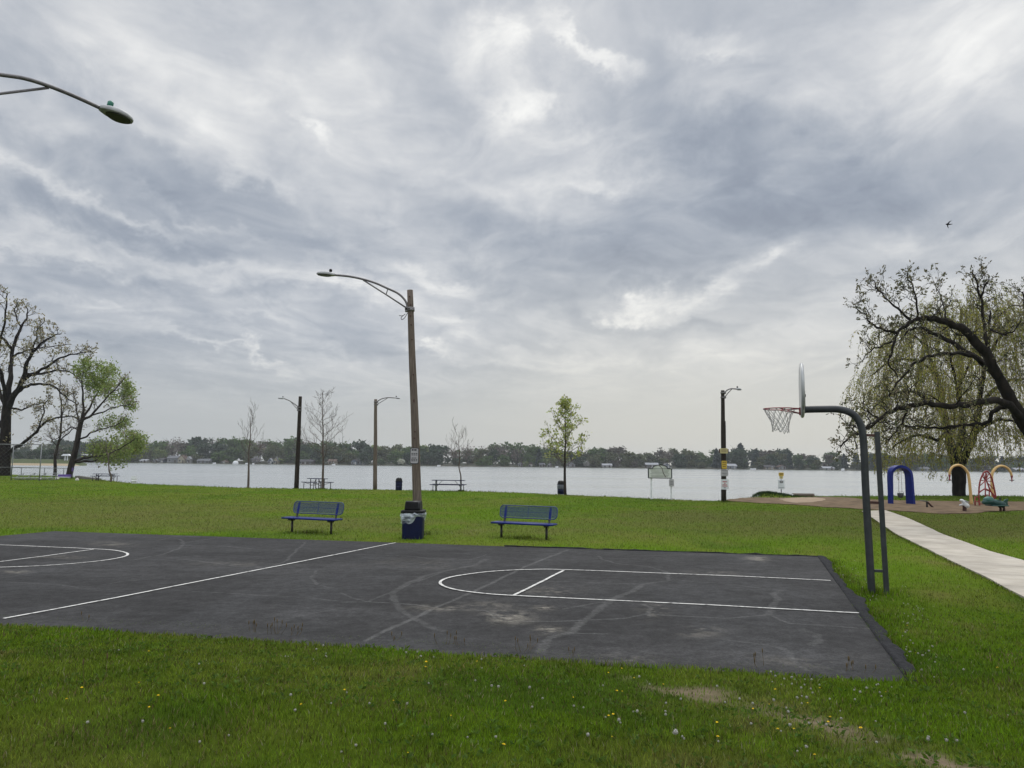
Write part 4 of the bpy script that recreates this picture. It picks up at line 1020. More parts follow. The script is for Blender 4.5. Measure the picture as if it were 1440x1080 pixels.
cane((1366, 709), [(1366.2, 709), (1364.5, 690), (1362.5, 672), (1360.5, 664), (1355, 657), (1347.5, 654), (1340, 656.3), (1336, 662), (1335.2, 668)], (1335, 675.2), 'yellow hooked pole in front of the willow trunk, hook turned left')
cane((1397.5, 707), [(1397.4, 707), (1395.5, 690), (1394.6, 672), (1396, 664), (1401, 657.5), (1408.5, 655.2), (1416.5, 658), (1421, 664), (1422.6, 669)], (1422.5, 675.4), 'yellow hooked pole beside the red climber, hook turned right')
def climber():
    B = G(1388, 711, .03); Y = B.y; k = ppm(Y)
    t = thing('climber', B, 0, 'red arched climbing frame with fan of rungs behind the green rider', 'climbing frame')
    Yb = Y + 1.3
    outer = smoothpath([W(a, b_, Y) for a, b_ in [(1377.5, 714), (1376.5, 694), (1378, 678), (1382, 667), (1386, 663), (1390, 664), (1394.5, 672), (1398, 686), (1400.5, 700)]], 5)
    outer[0].z = -.05
    mb = MB(); mb.tube(outer, .85 / k * 1.25, 8); mb.build('arch_rail', M_climb, t, B)
    hub = W(1385.8, 676, Y)
    mb = MB()
    for f_ in (.2, .28, .35, .42, .5, .58, .66, .74, .82, .9):
        q = outer[int(f_ * (len(outer) - 1))]; mb.tube([hub.lerp(q, .12), q], .5 / k * 1.25, 6)
    mb.build('rung', M_climb, t, B)
    mb = MB()
    for a in ([(1376.6, 693), (1380, 690.2), (1385.5, 686.8)], [(1385.8, 672), (1392, 688), (1400, 704)], [(1385.5, 687), (1394, 692), (1399.5, 699)]):
        mb.tube(smoothpath([W(*q, Y) for q in a], 3), .75 / k * 1.25, 7)
    mb.build('diagonal_rail', M_climb, t, B)
    for px, pt_ in ((1385.3, 672), (1391, 687)):
        mb = MB(); q = G(px, 710.5, .0); mb.tube([Vector((W(px, 700, Yb).x, Yb, -.05)), W(px, pt_, Yb)], .7 / k * 1.25, 8); mb.build('post', M_climb, t, B)
    mb = MB()
    for py in (690, 696, 702): mb.tube([W(1385.3, py, Yb), W(1391, py, Yb)], .5 / k * 1.25, 6)
    for py in (699, 705): mb.tube([W(1370.5, py, Y), W(1377, py, Y)], .6 / k * 1.25, 6)
    mb.build('step', M_climb, t, B)
    mb = MB(); mb.tube([Vector((W(1371, 705, Y).x, Y, -.05)), W(1370.7, 698.5, Y)], .7 / k * 1.25, 8); mb.build('post', M_climb, t, B)
    mb = MB(); mb.tube([Vector((W(1392.5, 710, Y - .5).x, Y - .5, -.05)), W(1392.5, 708.5, Y - .5)], .7 / k * 1.25, 8); mb.tube([W(1378, 708.7, Y), W(1392.5, 708.7, Y - .5)], .55 / k * 1.25, 6); mb.build('lower_rail', M_climb, t, B)
climber()
def skinned(name, pts, edges, radii, m, parent, org, sub=1):
    me = bpy.data.meshes.new(name); o = Vector(org)
    me.from_pydata([tuple(Vector(p) - o) for p in pts], edges, []); ob = bpy.data.objects.new(name, me); C.objects.link(ob)
    md = ob.modifiers.new('skin', 'SKIN'); sv = me.skin_vertices[0].data
    for i, r in enumerate(radii): sv[i].radius = (r, r); sv[i].use_root = i == 0
    s = ob.modifiers.new('sub', 'SUBSURF'); s.levels = sub; s.render_levels = sub; md.use_smooth_shade = True
    dg = bpy.context.evaluated_depsgraph_get(); m2 = bpy.data.meshes.new_from_object(ob.evaluated_get(dg)); ob.modifiers.clear(); ob.data = m2; m2.name = name
    m2.materials.clear(); m2.materials.append(m)
    for p in m2.polygons: p.use_smooth = True
    if parent: ob.parent = parent
    return ob
def white_rider():
    B = G(1356.6, 718.5, .03); Y = B.y; k = ppm(Y); q = lambda a, b_, d=0: W(a, b_, Y + d)
    t = thing('spring_rider', B, 0, 'white prancing horse spring rider on a short dark stand', 'spring rider')
    pts = [q(1357, 709), q(1355, 706.5), q(1353.8, 704), q(1351.6, 703.2), q(1349.6, 704.4), q(1360, 711.5), q(1362.5, 713.5), q(1354, 710), q(1351, 709.6), q(1349, 711), q(1359, 706), q(1358, 705)]
    skinned('rider_body', pts, [(0, 1), (1, 2), (2, 3), (3, 4), (0, 5), (5, 6), (0, 7), (7, 8), (8, 9)], [.12, .085, .075, .07, .04, .14, .09, .05, .035, .03, .03, .03], M_white, t, B)
    mb = MB(); mb.box(q(1358.3, 705.3), (.16, .2, .05), Matrix.Rotation(R(25), 3, 'Y'), 0, .02); mb.tube([q(1356, 706, -.18), q(1356, 706, .18)], .018, 6); mb.build('saddle', M_sign, t, B)
    mb = MB(); z1 = q(1357, 711.5).z; P = [Vector((B.x + .07 * math.cos(i * .9), B.y + .07 * math.sin(i * .9), z1 * i / 40)) for i in range(41)]; mb.tube(P, .022, 6); mb.tube([B, Vector((B.x, B.y, z1))], .045, 8); mb.build('spring', M_rust, t, B)
white_rider()
def green_rider():
    B = G(1409, 719, .03); Y = B.y; k = ppm(Y); q = lambda a, b_, d=0: W(a, b_, Y + d)
    t = thing('spring_rider', B, 0, 'long dark green ride-on with raised tail fin on two curved legs', 'spring rider')
    pts = [q(1405, 708.5), q(1398, 706), q(1391, 705), q(1384.5, 706), q(1380.8, 707.5), q(1411, 709.6), q(1414.5, 709)]
    skinned('rider_body', pts, [(0, 1), (1, 2), (2, 3), (3, 4), (0, 5), (5, 6)], [.17, .15, .16, .14, .07, .15, .09], M_green, t, B)
    mb = MB(); mb.sphere(q(1390.5, 703), (.26, .14, .16), 14, 8); mb.build('hump', mat('mid_green_play_plastic', (.03, .12, .10), (.05, .15, .13), 6, rough=.4), t, B)
    mb = MB(); f_ = [(1408.5, 708), (1413.5, 702.2), (1417.5, 701.6), (1416, 706.5), (1417, 711.8), (1409, 711.2)]; P0 = q(1412, 707)
    mb.prism([((q(*a) - P0).x, (q(*a) - P0).z) for a in f_], .09, P0); mb.build('tail_fin', M_green, t, B)
    mb = MB(); mb.box(q(1402, 710.8), (.75, .62, .05), None, 0, .02); mb.build('foot_board', M_green, t, B)
    mb = MB(); mb.tube([q(1406.3, 707), q(1406.5, 701.5)], .03, 8); mb.tube([q(1406.3, 701, -.16), q(1406.3, 701, .16)], .045, 8); mb.build('handle_bar', M_blackm, t, B)
    for a in ((1404.8, 711.5, 1407, 719), (1409.5, 711.5, 1411.8, 719)):
        mb = MB(); mb.tube(smoothpath([q(a[0], a[1]), q(a[0] + 2.2, a[1] + 3), q(a[2], a[3])], 4), .055, 8); mb.build('leg', M_rust, t, B)
green_rider()
def seesaw():
    B = G(1304, 713.2, .03); Y = B.y; q = lambda a, b_, d=0: W(a, b_, Y + d)
    t = thing('seesaw', B, 0, 'small tilted metal seesaw on the mulch beside the blue swing', 'seesaw')
    mb = MB(); mb.bar(q(1296, 703.6), q(1303, 705.2), .34, .05, Vector((0, 0, 1)), 0, .015); mb.build('seat', mat('worn_grey_seat', (.20, .195, .17), rough=.7), t, B)
    mb = MB(); mb.bar(q(1303, 705), q(1312, 713.6), .14, .06, Vector((0, 0, 1)), 0, .015); mb.build('beam', M_rust, t, B)
    mb = MB(); mb.tube([Vector((q(1303.4, 706).x, Y, -.03)), q(1303.2, 704.8)], .045, 8); mb.build('leg', M_blackm, t, B)
seesaw()
# brown timber bench-end by the lake
def timber():
    B = G(1130.5, 698.0); Y = B.y + .1; k = ppm(Y); B = Vector((B.x, Y, 0))
    t = thing('timber_bench', B, 0, 'low brown plank bench end-on to the lake on the grassy point', 'bench')
    w_ = 28.8 / k; zt = W(1130, 693.9, Y).z
    mb = MB(); mb.box((0, 0, zt - .03), (w_, .34, .055), None, 0, .012); mb.build('seat', M_plank, t)
    mb = MB(); mb.box((0, -.14, zt - .16), (w_ * .99, .05, .19), None, 0, .01); mb.build('front_board', M_plank, t)
    for s in (-1, 1):
        mb = MB(); mb.box((s * (w_ / 2 - .12), .02, zt / 2 - .10), (.10, .26, max(.12, zt - .02)), None, 0, .01); mb.build('leg', M_plank, t)
timber()

# ---------- ball field corner at the far left
def chain_panel(mb, A, B_, z0, z1, sp=.14, r=.0022):
    d = Vector(B_) - Vector(A); Ln = d.length; d.normalize(); h = z1 - z0; c = -h
    while c < Ln:
        for sg in (0, 1):
            a0, a1 = c, c + h
            pa, pb = max(a0, 0), min(a1, Ln)
            if pb > pa:
                za = (pa - a0) / h * h; zb = (pb - a0) / h * h
                if sg: za, zb = h - za, h - zb
                mb.tube([Vector(A) + d * pa + Vector((0, 0, z0 + za)), Vector(A) + d * pb + Vector((0, 0, z0 + zb))], r, 3, False)
        c += sp
def fence(name, pts, hts, r, label, cat, sp, tops=True, mid=False):
    B = Vector(pts[0]); t = thing(name, B, 0, label, cat)
    for p, h in zip(pts, hts):
        mb = MB(); mb.tube([Vector(p) - Vector((0, 0, .2)), Vector(p) + Vector((0, 0, h))], r, 8); mb.build('post', M_galv, t, B)
    mb = MB()
    for (p, h), (q, g) in zip(list(zip(pts, hts))[:-1], list(zip(pts, hts))[1:]):
        mb.tube([Vector(p) + Vector((0, 0, h - .03)), Vector(q) + Vector((0, 0, g - .03))], r * .75, 8)
        if mid: mb.tube([Vector(p) + Vector((0, 0, h * mid)), Vector(q) + Vector((0, 0, g * mid))], r * .5, 6)
    mb.build('rail', M_galv, t, B)
    mb = MB()
    for p, q, h in zip(pts[:-1], pts[1:], hts): chain_panel(mb, p, q, .05, h - .05, sp)
    mb.build('wire_mesh', M_galv, t, B)
    return t
Pa = G(-40, 675.5); Pb = G(15.5, 675.5); Pc = G(55, 676.5)
hB = (W(56, 624.5, Pc.y) - Pc).z
fence('backstop_fence', [Pa, Pb, Pc], [hB, hB, hB], .042, 'tall wire backstop with pale posts in front of the old oak trunk', 'fence', .34, mid=.36)
Ps = [G(15, 669.5), G(29.5, 669.5), G(62, 669.8), G(89, 670.5), G(97, 671)]; hF = (W(29, 657.3, Ps[1].y) - Ps[1]).z
fence('wire_fence', Ps, [hF] * 5, .04, 'low wire fence along the shore behind the bleachers', 'fence', .30)
def bleacher():
    A = G(26, 674.5); B_ = G(96, 674.5); Y = A.y; B = Vector(((A.x + B_.x) / 2, Y, 0)); Lb = (B_.x - A.x)
    t = thing('bleachers', B, R(3), 'low aluminium bleachers under the leaning tree', 'bleachers')
    for i, (yo, z) in enumerate(((-.9, .22), (-.3, .42), (.3, .62))):
        mb = MB(); mb.box((.1 * i, yo, z), (Lb * (1 - .06 * i), .26, .04), None, 0, .01); mb.build('plank', M_alu, t)
        if i < 2:
            mb = MB(); mb.box((.1 * i, yo + .32, z * .5), (Lb * .96, .24, .03), None, 0, .01); mb.build('foot_plank', M_alu, t)
    for s in (-1, -.33, .33, 1):
        x = s * Lb * .42
        mb = MB(); mb.tube([(x, -1.0, .02), (x, .5, .02)], .025, 6); mb.tube([(x, -1.0, .18), (x, .4, .58)], .025, 6)
        for yo, z in ((-.9, .2), (-.3, .4), (.3, .6)): mb.tube([(x, yo, -.03), (x, yo, z)], .022, 6)
        mb.build('frame', M_galv, t)
bleacher()
q = G(90, 672.5); k = ppm(q.y)
t = thing('painted_bench', q, R(4), 'purple painted bench with white ends at the foot of the leaning tree', 'bench')
mb = MB(); mb.box((0, .1, 3.2 / k), (18 / k, .06, 4.0 / k), None, 0, .015); mb.build('backrest', M_purple, t)
mb = MB(); mb.box((0, -.15, 1.5 / k), (19 / k, .42, .05), None, 0, .012); mb.build('seat', M_white, t)
for s in (-1, 1):
    mb = MB(); mb.box((s * 7.5 / k, -.1, .6 / k), (.08, .4, 2.2 / k), None, 0, .01); mb.build('leg', M_alu, t)
def rock(px, py, wpx, hpx, label, seed, m):
    q = G(px, py); k = ppm(q.y); bm = bmesh.new(); bmesh.ops.create_icosphere(bm, subdivisions=3, radius=1); rg = random.Random(seed); o = [rg.uniform(0, 9) for _ in range(3)]
    for v in bm.verts:
        n = 1 + .28 * (math.sin(v.co.x * 3 + o[0]) * math.sin(v.co.y * 2.6 + o[1]) + .6 * math.sin(v.co.z * 4 + o[2]) * math.sin(v.co.x * 5))
        v.co = Vector((v.co.x * wpx / 2 / k * n, v.co.y * wpx / 2.4 / k * n, max(-.2, v.co.z) * hpx / k * n))
    me = bpy.data.meshes.new('boulder'); bm.to_mesh(me); bm.free(); me.materials.append(m)
    for p in me.polygons: p.use_smooth = True
    ob = bpy.data.objects.new('boulder', me); C.objects.link(ob); ob.location = q; return tag(ob, label, 'boulder', 'pale boulders on the left lawn')
M_rock = mat('pale_rock', (.52, .50, .46), (.40, .38, .35), 5, rough=.9, bump=.5)
rock(108.5, 675.6, 6, 3, 'pale boulder just right of the leaning tree trunk', 4, M_rock)
rock(57.5, 674.2, 3.2, 1.9, 'small white boulder by the right post of the backstop', 7, M_rock)
rock(81, 673.8, 5, 2.2, 'pale flat boulder in front of the bleachers', 9, M_rock)
# low sea wall behind the leaning tree
wa = G(106, 672.8); wb = G(137, 674.8); t_ = MB(); t_.bar(wa + Vector((0, .3, -.1)), wb + Vector((0, .3, -.25)), .4, .75, Vector((0, 0, 1)), 0, .03)
o = t_.build('retaining_wall', mat('old_concrete', (.12, .115, .10), (.19, .18, .16), 3, rough=.95, bump=.5)); tag(o, 'low dark retaining wall running from the leaning tree to the water', 'wall')
q = G(101.2, 672.6); t = thing('marker_post', q, 0, 'thin dark post with a purple cap beside the leaning trunk', 'post')
mb = MB(); mb.tube([(0, 0, -.1), (0, 0, .75)], .05, 8); mb.build('post', M_blackm, t); mb = MB(); mb.box((0, 0, .88), (.14, .10, .34), None, 0, .02); mb.build('cap', M_purple, t)

# ---------- birds
def bird(c, s, yaw, roll, label, m, fly=True, name='bird'):
    M = Matrix.Rotation(yaw, 3, 'Z') @ Matrix.Rotation(roll, 3, 'X'); P = lambda x, y, z: Vector((x, y, z)) * s
    pts = [P(0, 0, 0), P(.14, 0, .02), P(.24, 0, .035), P(.31, 0, .03), P(-.14, 0, .0), P(-.32, 0, .01)]
    ed = [(0, 1), (1, 2), (2, 3), (0, 4), (4, 5)]; ra = [.07 * s, .065 * s, .045 * s, .012 * s, .045 * s, .025 * s]
    if fly:
        for sg in (1, -1):
            o = len(pts); pts += [P(.06, .16 * sg, .05), P(.02, .34 * sg, .03), P(-.10, .52 * sg, -.03)]; ed += [(1, o), (o, o + 1), (o + 1, o + 2)]; ra += [.055 * s, .045 * s, .012 * s]
    ob = skinned(name, [M @ p for p in pts], ed, ra, m, None, (0, 0, 0)); ob.location = c; return tag(ob, label, 'bird')
bird(W(1334.5, 315.5, 36), .50, R(168), R(28), 'dark bird flying high above the willow', M_black)
gb = W(1372.3, 684.5, 100); gb = G(1372.3, 684.2, WATER + .05)
bird(gb, .8, R(170), R(-15), 'pale gull low over the water between the hooked poles', M_white)
# ---------- trees: limbs as tapering tubes, then twigs and leaves
class Tree:
    def __init__(s, seed): s.rng = random.Random(seed); s.np = np.random.default_rng(seed); s.wood = []; s.twigs = []; s.tips = []
    def limb(s, pts, r0, r1, k=5, thick=True, bend=0.0):
        P = smoothpath(pts, k); n = len(P); rr = [r0 + (r1 - r0) * (i / (n - 1)) ** .8 for i in range(n)]
        if bend:
            o = s.rng.uniform(0, 9)
            for i in range(1, n):
                rr[i] *= 1 + .06 * math.sin(i * 1.1 + o) + .05 * math.sin(i * 2.3 + 2 * o)
                P[i] = P[i] + Vector((math.sin(i * .9 + o), math.cos(i * .7 + o), math.sin(i * 1.3 + o))) * bend
        (s.wood if thick else s.twigs).append((P, rr)); return P, rr
    def sprout(s, P, rr, n, length, depth, spread=.9, up=.25, f0=.15, f1=1.0, taper=.55, wiggle=.35, tip=True, gnarl=0.0, minr=.006, flat=1.0, dirbias=None):
        """n side shoots along a limb, each with its own shoots"""
        rng = s.rng; m = len(P)
        for i in range(n):
            f = f0 + (f1 - f0) * (i + rng.uniform(.1, .9)) / n; j = min(m - 2, int(f * (m - 1))); fr = f * (m - 1) - j
            o = P[j].lerp(P[j + 1], min(1, fr)); t = (P[j + 1] - P[j]).normalized(); r = rr[j]
            side = Vector((rng.gauss(0, 1), rng.gauss(0, 1) * flat, rng.gauss(0, 1))); side -= t * side.dot(t); side.normalize()
            d = (t * (1 - spread * .55) + side * spread + Vector((0, 0, up)) + (dirbias or Vector((0, 0, 0)))).normalized()
            L_ = length * rng.uniform(.55, 1.15) * (1 - .35 * f); s.shoot(o, d, L_, max(minr, min(r * .7, L_ * .022 + minr)), depth - 1, spread, up, taper, wiggle, gnarl, minr, n, flat)
        if tip: s.tips.append((P[-1], (P[-1] - P[-2]).normalized(), 1.0))
    def shoot(s, o, d, L_, r, depth, spread, up, taper, wiggle, gnarl, minr, n, flat=1.0):
        rng = s.rng; k = 5 if depth > 0 else 4; P = [o.copy()]; q = o.copy(); dd = d.copy()
        for i in range(k):
            dd = (dd + Vector((rng.gauss(0, 1), rng.gauss(0, 1), rng.gauss(0, 1))) * wiggle * .45 + Vector((0, 0, up * .22))).normalized(); q = q + dd * (L_ / k); P.append(q.copy())
        rr = [max(minr * .6, r * (1 - .75 * i / k)) for i in range(k + 1)]
        (s.wood if r > .06 else s.twigs).append((P, rr))
        if depth <= 0:
            s.tips.append((P[-1], dd.copy(), 1.0))
            if L_ > .25: s.tips.append((P[-2].lerp(P[-1], .3), dd.copy(), .8))
            return
        c = max(3, int(n * .62 + .5)) if depth > 0 else 0
        c = min(c, 7)
        for i in range(c):
            f = .25 + .75 * (i + rng.random()) / c; j = min(k - 1, int(f * k)); o2 = P[j].lerp(P[j + 1], min(1, f * k - j)); t = (P[j + 1] - P[j]).normalized()
            sd_ = Vector((rng.gauss(0, 1), rng.gauss(0, 1) * flat, rng.gauss(0, 1))); sd_ -= t * sd_.dot(t); sd_.normalize()
            d2 = (t * (1 - spread * .5) + sd_ * spread * .9 + Vector((0, 0, up))).normalized()
            s.shoot(o2, d2, L_ * taper * rng.uniform(.7, 1.15), max(minr * .6, r * .55), depth - 1, spread, up, taper, wiggle, gnarl, minr, c, flat)
    def build(s, name, loc, label, bark, leaves=None, twigmat=None, cat='tree', group=None, sides=9, leafm=None):
        """leaves: (points n,3; size n; colour n,3; stretch)"""
        loc = Vector(loc); t = thing(name, loc, 0, label, cat, group)
        mb = MB()
        for P, rr in s.wood: mb.tube(P, rr, sides if max(rr) > .12 else 6, True)
        mb.build('trunk', bark, t, loc)
        vs, fs, mi, col = [], [], [], []
        n0 = 0; V = []; FQ = []
        for P, rr in s.twigs:
            b = MB(); b.tube(P, rr, 3, False); V.append(np.array(b.v)); FQ.append(np.array(b.f) + n0); n0 += len(b.v)
        V = np.concatenate(V) if V else np.zeros((0, 3)); FQ = np.concatenate(FQ) if FQ else np.zeros((0, 4), int)
        C_ = np.zeros((len(V), 3)); M_ = np.zeros(len(FQ), np.int32)
        if leaves is not None:
            LV, LC = leaves; o = len(V); nl = len(LV) // 4
            V = np.concatenate([V, LV]); C_ = np.concatenate([C_, LC]); lf = np.arange(nl * 4).reshape(-1, 4) + o; FQ = np.concatenate([FQ, lf]); M_ = np.concatenate([M_, np.ones(nl, np.int32)])
        if len(V): fast_mesh('crown', V - np.array(loc)[None], FQ, 4, [twigmat or bark, leafm or M_leaf], C_, t, False, M_)
        return t
def leafquads(c, size, rg, cols, asp=.45, droop=None, dirs=None, jit=.18, spread=None):
    """one diamond leaf at every point"""
    c = np.asarray(c, float); n = len(c)
    if dirs is None:
        a = rg.normal(size=(n, 3))
    else: a = np.asarray(dirs, float) + rg.normal(size=(n, 3)) * (spread if spread is not None else .7)
    if droop is not None: a[:, 2] -= droop
    a /= np.linalg.norm(a, axis=1)[:, None] + 1e-9
    b = np.cross(a, rg.normal(size=(n, 3))); b /= np.linalg.norm(b, axis=1)[:, None] + 1e-9
    s = (np.asarray(size) * rg.uniform(.65, 1.3, n))[:, None]
    V = np.stack([c, c + a * s * .5 + b * s * asp * .5, c + a * s, c + a * s * .5 - b * s * asp * .5], 1).reshape(-1, 3)
    cols = np.asarray(cols, float); pick = cols[rg.integers(0, len(cols), n)] * (1 + rg.normal(size=(n, 1)) * jit) * (1 + rg.normal(size=(n, 3)) * .05)
    return V, np.repeat(np.clip(pick, .004, .8), 4, 0)
def tufts(tree, per, size, cols, rad=.12, asp=.45, spread=.7, droop=None, keep=1.0, where=None):
    rg = tree.np; c, d = [], []
    for p, dr, wgt in tree.tips:
        if tree.rng.random() > keep: continue
        k = per if where is None else int(per * where(p))
        for _ in range(k):
            c.append(np.array(p) + rg.normal(size=3) * rad); d.append(np.array(dr))
    return leafquads(np.array(c), size, rg, cols, asp, droop, np.array(d), .22, spread)

# --- right: old oak reaching in over the play bed (its bole stands outside the picture)
YO = 31.0
def pxl(L_, Y=YO): return [W(p[0], p[1], Y + (p[2] if len(p) > 2 else 0)) for p in L_]
k = ppm(YO); T = Tree(11)
bole = [(1492, 727), (1486, 690), (1474, 650), (1458, 618), (1442, 596), (1432, 580)]
B0 = G(1492, 727); bl = pxl(bole); bl[0] = Vector((B0.x, YO, -.25))
# main limbs: (points px,py,depth offset), radius px start/end, shoots, shoot length m
limbs = [
 ([(1442, 598), (1425, 568, -.2), (1405, 532, -.4), (1386, 497, -.6), (1361, 469, -.9), (1340, 456, -1.1), (1316, 449, -1.4), (1300, 447.5, -1.6), (1285, 451, -1.7), (1272, 459, -1.8), (1259, 473, -2)], 9.5, 1.5, 14, 1.2),
 ([(1432, 580), (1413, 544, .6), (1385, 513, 1.2), (1352, 490, 1.8), (1322, 473, 2.4), (1297, 462, 2.8), (1283, 462.5, 3), (1272, 470, 3.1)], 6.2, 1.2, 13, 1.2),
 ([(1388, 515, 1.2), (1366, 500, .8), (1340, 497, .2), (1310, 500, -.4), (1287, 511, -.9), (1270, 529, -1.2), (1257, 545, -1.5), (1250, 558, -1.6)], 3.4, .9, 12, 1.0),
 ([(1394, 507, -.5), (1387, 480, -.2), (1383, 448, .1), (1379, 418, .5), (1373, 398, .7), (1368, 380, 1)], 3.2, 1.0, 11, 1.05),
 ([(1379, 420, .4), (1384, 405, 0), (1392, 390, -.4)], 1.6, .6, 5, .7),
 ([(1437, 592, 0), (1421, 571, -.6), (1396, 563, -1.2), (1362, 568.5, -1.8), (1330, 571, -2.3), (1302, 567, -2.8), (1277, 572, -3.1), (1256, 577, -3.4), (1237, 589, -3.7), (1216, 605, -4), (1197, 614, -4.2), (1181, 628, -4.4)], 6.0, .8, 24, 1.25),
 ([(1414, 572, .4), (1397, 578, 1), (1389, 594, 1.5), (1370, 596, 2), (1346, 598.5, 2.5), (1322, 602, 2.9), (1295, 600, 3.3), (1268, 599, 3.6), (1245, 606, 3.9)], 3.8, .7, 16, 1.05),
 ([(1290, 448, -1.6), (1289.5, 430, -1.8), (1286, 410, -2), (1279, 394, -2.1), (1274, 384, -2.2)], 1.7, .5, 9, .85),
 ([(1283, 455, -1.7), (1266, 437, -1.4), (1247, 421, -1.1), (1236, 408, -.9), (1228, 394, -.7)], 2.0, .5, 9, .85),
 ([(1263, 468, -1.9), (1243, 463.5, -2.3), (1228, 457, -2.6), (1214, 441, -2.9), (1203, 432, -3.1)], 2.2, .5, 10, .85),
 ([(1258, 474, -2), (1255, 492, -2.2), (1250, 512, -2.4), (1264, 530, -2.6)], 2.1, .7, 7, .75),
 ([(1254, 480, -2), (1238, 487, -2.6), (1222, 495, -3), (1212, 510, -3.3)], 1.5, .4, 7, .7),
 ([(1235, 589, -3.7), (1222, 580, -3.4), (1208, 572, -3.2)], 1.6, .4, 7, .7), ([(1275, 572, -3.1), (1271, 590, -3), (1262, 603, -3.2), (1250, 618, -3.4)], 2.0, .5, 8, .8),
 ([(1330, 447, -1.1), (1327, 430, -.8), (1320, 410, -.5), (1312, 397, -.2)], 1.4, .4, 8, .75), ([(1237, 589, -3.7), (1222, 598, -4.3), (1206, 601, -4.8), (1190, 597, -5)], 1.5, .4, 7, .75),
 ([(1455, 600, 0), (1450, 560, .8), (1452, 500, 1.5), (1445, 450, 2), (1437, 410, 2.4)], 7, .8, 12, 1.1), ([(1393, 463, -.3), (1410, 470, -.8), (1424, 466, -1.3), (1436, 452, -1.8)], 1.8, .5, 7, .7),
 ([(1470, 640, 0), (1500, 600, .5), (1530, 540, 1), (1560, 480, 1.5), (1580, 430, 2)], 10, 1, 12, 1.5), ([(1474, 650), (1520, 630, -1), (1570, 612, -2), (1620, 600, -3)], 8, 1, 12, 1.5), ([(1452, 560, .8), (1480, 500, 0), (1500, 440, -.5), (1510, 395, -1)], 6, .8, 11, 1.3),
]
T.limb(bl, 16 / k, 10 / k, 6)
for L_, r0, r1, n, ln in limbs:
    P, rr = T.limb(pxl(L_), r0 / k, r1 / k, 6, bend=.030)
    T.sprout(P, rr, n, ln, 2, .85, .16, .22, 1.0, .62, .55, minr=.007)
lv = tufts(T, 4, .125, [(.10, .10, .055), (.13, .12, .06), (.075, .085, .04), (.16, .14, .085)], .035, .42, .75, keep=.80)
T.build('oak_tree', B0, 'gnarled dark oak reaching in from the right edge, twigs tipped with sparse budding leaves', M_barkdk, lv, M_barkdk)

# --- willow behind it
Bw = G(1348.5, 697.3); YW = Bw.y; k = ppm(YW); T = Tree(23)
pw = lambda L_: pxl(L_, YW)
T.limb([Bw + Vector((0, 0, -.3)), Bw + Vector((0, 0, .05))] + pw([(1348, 690), (1348.3, 678), (1348, 665), (1347, 655), (1346, 645)]), 15 / k, 10 / k, 4)
T.wood[-1] = (T.wood[-1][0], [max(8.6 / k, 14.5 / k * math.exp(-i * .26)) if i < 12 else 9.2 / k for i in range(len(T.wood[-1][0]))])
wl = [([(1344, 652), (1338, 630), (1332, 605, 1), (1328, 580, 2), (1323, 552, 2.5), (1318, 530, 3), (1308, 505, 3.5), (1302, 480, 4), (1300, 455, 4)], 7, 1.2),
      ([(1351, 652), (1362, 630, -1), (1371, 605, -1.5), (1377, 575, -2), (1380, 545, -2.5), (1385, 510, -3), (1390, 475, -3), (1393, 440, -3)], 6.5, 1.2),
      ([(1347, 650), (1350, 620, 2), (1352, 585, 3.5), (1350, 550, 4.5), (1352, 510, 5), (1350, 470, 5), (1352, 432, 5)], 5.5, 1),
      ([(1333, 607, 1), (1320, 618, 0), (1305, 615, -1), (1290, 612, -2), (1272, 618, -3), (1255, 630, -3.5)], 3.2, .8), ([(1330, 590, 1), (1315, 570, 0), (1297, 556, -1), (1275, 550, -2), (1250, 556, -3), (1228, 575, -3.5)], 3, .8),
      ([(1370, 610, -1.5), (1390, 596, -2), (1410, 590, -2.5), (1432, 596, -3), (1450, 612, -3)], 3.2, .8), ([(1378, 570, -2), (1398, 548, -2), (1420, 535, -2), (1445, 535, -2), (1468, 550, -2)], 3, .8),
      ([(1318, 528, 3), (1298, 512, 3), (1275, 505, 2), (1250, 510, 1), (1225, 528, 0)], 2.6, .7), ([(1304, 490, 3.5), (1285, 472, 3), (1262, 466, 2), (1240, 475, 1)], 2, .6),
      ([(1386, 505, -3), (1402, 480, -3), (1420, 462, -3), (1440, 455, -3), (1462, 465, -3)], 2.4, .7), ([(1390, 475, -3), (1405, 445, -2), (1425, 430, -1), (1448, 432, 0)], 2, .6),
      ([(1352, 505, 5), (1336, 475, 4), (1325, 450, 3), (1318, 428, 2)], 2, .6), ([(1350, 540, 4.5), (1366, 505, 3), (1372, 470, 2), (1374, 435, 1), (1380, 418, 0)], 2.2, .6), ([(1345, 640), (1355, 612, -3), (1352, 580, -4.5), (1345, 545, -5.5), (1338, 505, -6), (1330, 465, -6)], 4, .8)]
for L_, r0, r1 in wl:
    P, rr = T.limb(pw(L_), r0 / k, r1 / k, 5, bend=.03); T.sprout(P, rr, 8, 2.0, 1, .8, .22, .3, 1.0, .5, .5, minr=.012)
